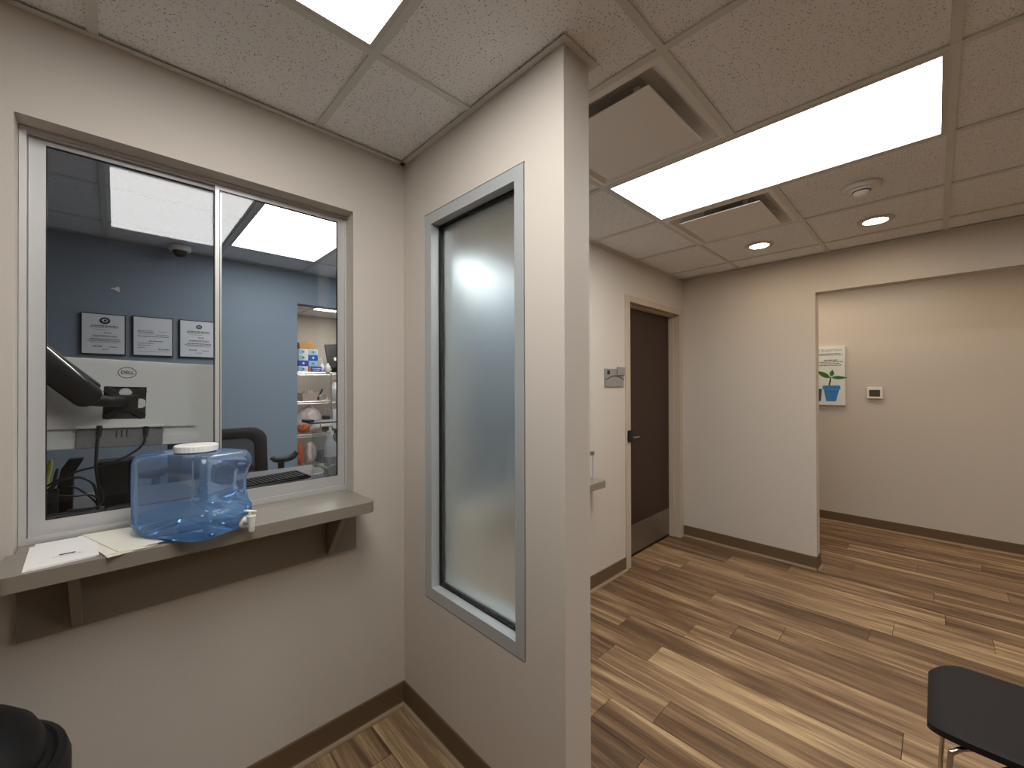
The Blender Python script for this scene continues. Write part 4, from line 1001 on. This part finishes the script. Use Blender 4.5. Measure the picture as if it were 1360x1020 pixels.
# second shelf
z2 = ZR[2]+.001
def open_bin(name, x0, x1, y0, y1, z0, h, m, label, cat):
    tp, wl = .012, .003
    b = MB()
    pts = lambda a, z: [(x0-a, y0-a, z), (x1+a, y0-a, z), (x1+a, y1+a, z), (x0-a, y1+a, z)]
    b.v += pts(-.008, z0) + pts(.004, z0+h) + pts(.008, z0+h) + pts(.008, z0+h-.008) + pts(.001, z0+h-.008) + pts(-.005, z0+wl)
    L = lambda i, j: [(i*4+k, i*4+(k+1) % 4, j*4+(k+1) % 4, j*4+k) for k in range(4)]
    b = MB().add(pts(-.008, z0)+pts(.004, z0+h)+pts(.001, z0+h)+pts(-.011, z0+wl), L(0, 1)+L(1, 2)+L(2, 3)+[(3, 2, 1, 0), (12, 13, 14, 15)])
    o = ob(name, b, m); tag(o, label, cat); return o
open_bin('plastic_bin', 1.70, 1.885, RYF, RYF+.28, z2, .105, 'bin_clear_pink', 'pinkish clear plastic bin of bottles on the second shelf', 'bin')
for k, (x, m, hh, lb) in enumerate(((1.735, 'box_orange', .125, 'orange carton standing in the plastic bin'), (1.80, 'jug_white', .13, 'white tube standing in the plastic bin'), (1.845, 'bag_plastic', .14, 'pale bottle standing in the plastic bin'))):
    o = ob('bin_bottle', MB().lathe([(0, 0), (.02, 0), (.02, hh*.75), (.01, hh*.85), (.01, hh), (0, hh)], (x, RYF+.08+.02*k, z2+.0035), seg=14), m, smooth=True); tag(o, lb, 'bottle', 'bottles in the plastic bin')
o = ob('paper_cup', MB().lathe([(0, 0), (.036, 0), (.046, .09), (.048, .092), (.044, .092), (.034, .006), (0, .006)], (1.955, RYF+.07, z2+.0485), 'y', 24), 'white_plastic', smooth=True); tag(o, 'white cup lying on its side on the second shelf', 'cup')
o = ob('marker', MB().tube([(1.92, RYF+.12, z2+.010), (1.985, RYF+.12, z2+.15)], .012, 10), 'plastic_black', smooth=True); tag(o, 'thick black stick leaning behind the white cup', 'stick')
t = thing('gallon_jug', 'white gallon jug at the right on the second shelf', 'jug', (2.14, RYF+.09, z2))
ob('body', MB().lathe([(0, 0), (.07, 0), (.075, .006), (.075, .15), (.066, .18), (.03, .235), (.02, .245), (.02, .255), (0, .255)], (2.14, RYF+.09, z2), seg=24), 'jug_white', parent=t, smooth=True)
ob('cap', MB().lathe([(0, .255), (.022, .255), (.022, .275), (0, .276)], (2.14, RYF+.09, z2), seg=18), 'box_orange', parent=t, smooth=True)
for k, x in enumerate((2.0, 2.035)):
    o = ob('small_jar', MB().lathe([(0, 0), (.014, 0), (.014, .035), (0, .035)], (x, RYF-.005, z2), seg=12), 'white_plastic', smooth=True); tag(o, ['tiny white jar right of the cup on the second shelf', 'tiny white jar beside the gallon jug on the second shelf'][k], 'jar', 'tiny jars on the second shelf')
# third shelf: plastic bags
def blob(name, c, r, m, label, cat, seed, parent=None):
    bm = bmesh.new(); bmesh.ops.create_icosphere(bm, subdivisions=4, radius=1); rnd = random.Random(seed)
    dirs = [(Vector((rnd.gauss(0, 1), rnd.gauss(0, 1), rnd.gauss(0, 1))).normalized(), rnd.uniform(4, 14), rnd.uniform(0, 6)) for _ in range(14)]
    b = MB()
    for v in bm.verts:
        d = v.co.normalized(); s = 1+sum(.022*math.sin(f_*d.dot(q)*1.3+p) for q, f_, p in dirs)
        b.v.append((c[0]+d.x*s*r[0], c[1]+d.y*s*r[1], max(c[2]+d.z*s*r[2], c[2]-r[2]*.86)))
    b.f = [tuple(v.index for v in f.verts) for f in bm.faces]; bm.free()
    o = ob(name, b, m, parent=parent, smooth='all')
    if label: tag(o, label, cat)
    return o
z3 = ZR[1]+.001
o = blob('plastic_bag', (1.82, RYF+.14, z3+.160), (.155, .13, .186), 'bag_plastic', 'bulky translucent white plastic bag on the third shelf', 'plastic bag', 4)
blob('contents', (1.745, RYF+.115, z3+.075), (.085, .112, .07), 'bag_orange', None, None, 5, parent=o)
o = ob('dark_carton', MB().box((1.60, RYF-.015, z3-.0), (1.95, RYF+.005, z3+.0)) if False else MB().box((2.005, RYF, z3), (2.06, RYF+.2, z3+.21)), 'plastic_dark', bevel=.003); tag(o, 'dark upright carton right of the white plastic bag', 'carton')
o = ob('pale_carton', MB().box((2.075, RYF, z3), (2.20, RYF+.2, z3+.30)), 'box_white', bevel=.003); tag(o, 'pale carton at the right end of the third shelf', 'carton')
# lowest visible shelf
z4 = ZR[0]+.001
blob('orange_bag', (1.69, RYF+.12, z4+.13), (.055, .08, .151), 'bag_orange', 'orange bag standing at the left of the lowest shelf', 'bag', 8)
blob('plastic_bag', (1.835, RYF+.13, z4+.128), (.07, .10, .148), 'bag_plastic', 'white plastic bag beside the orange bag on the lowest shelf', 'plastic bag', 9)
o = ob('dark_carton', MB().box((1.93, RYF, z4), (2.14, RYF+.25, z4+.14)), 'plastic_dark', bevel=.003); tag(o, 'dark carton on the lowest shelf of the rack', 'carton')
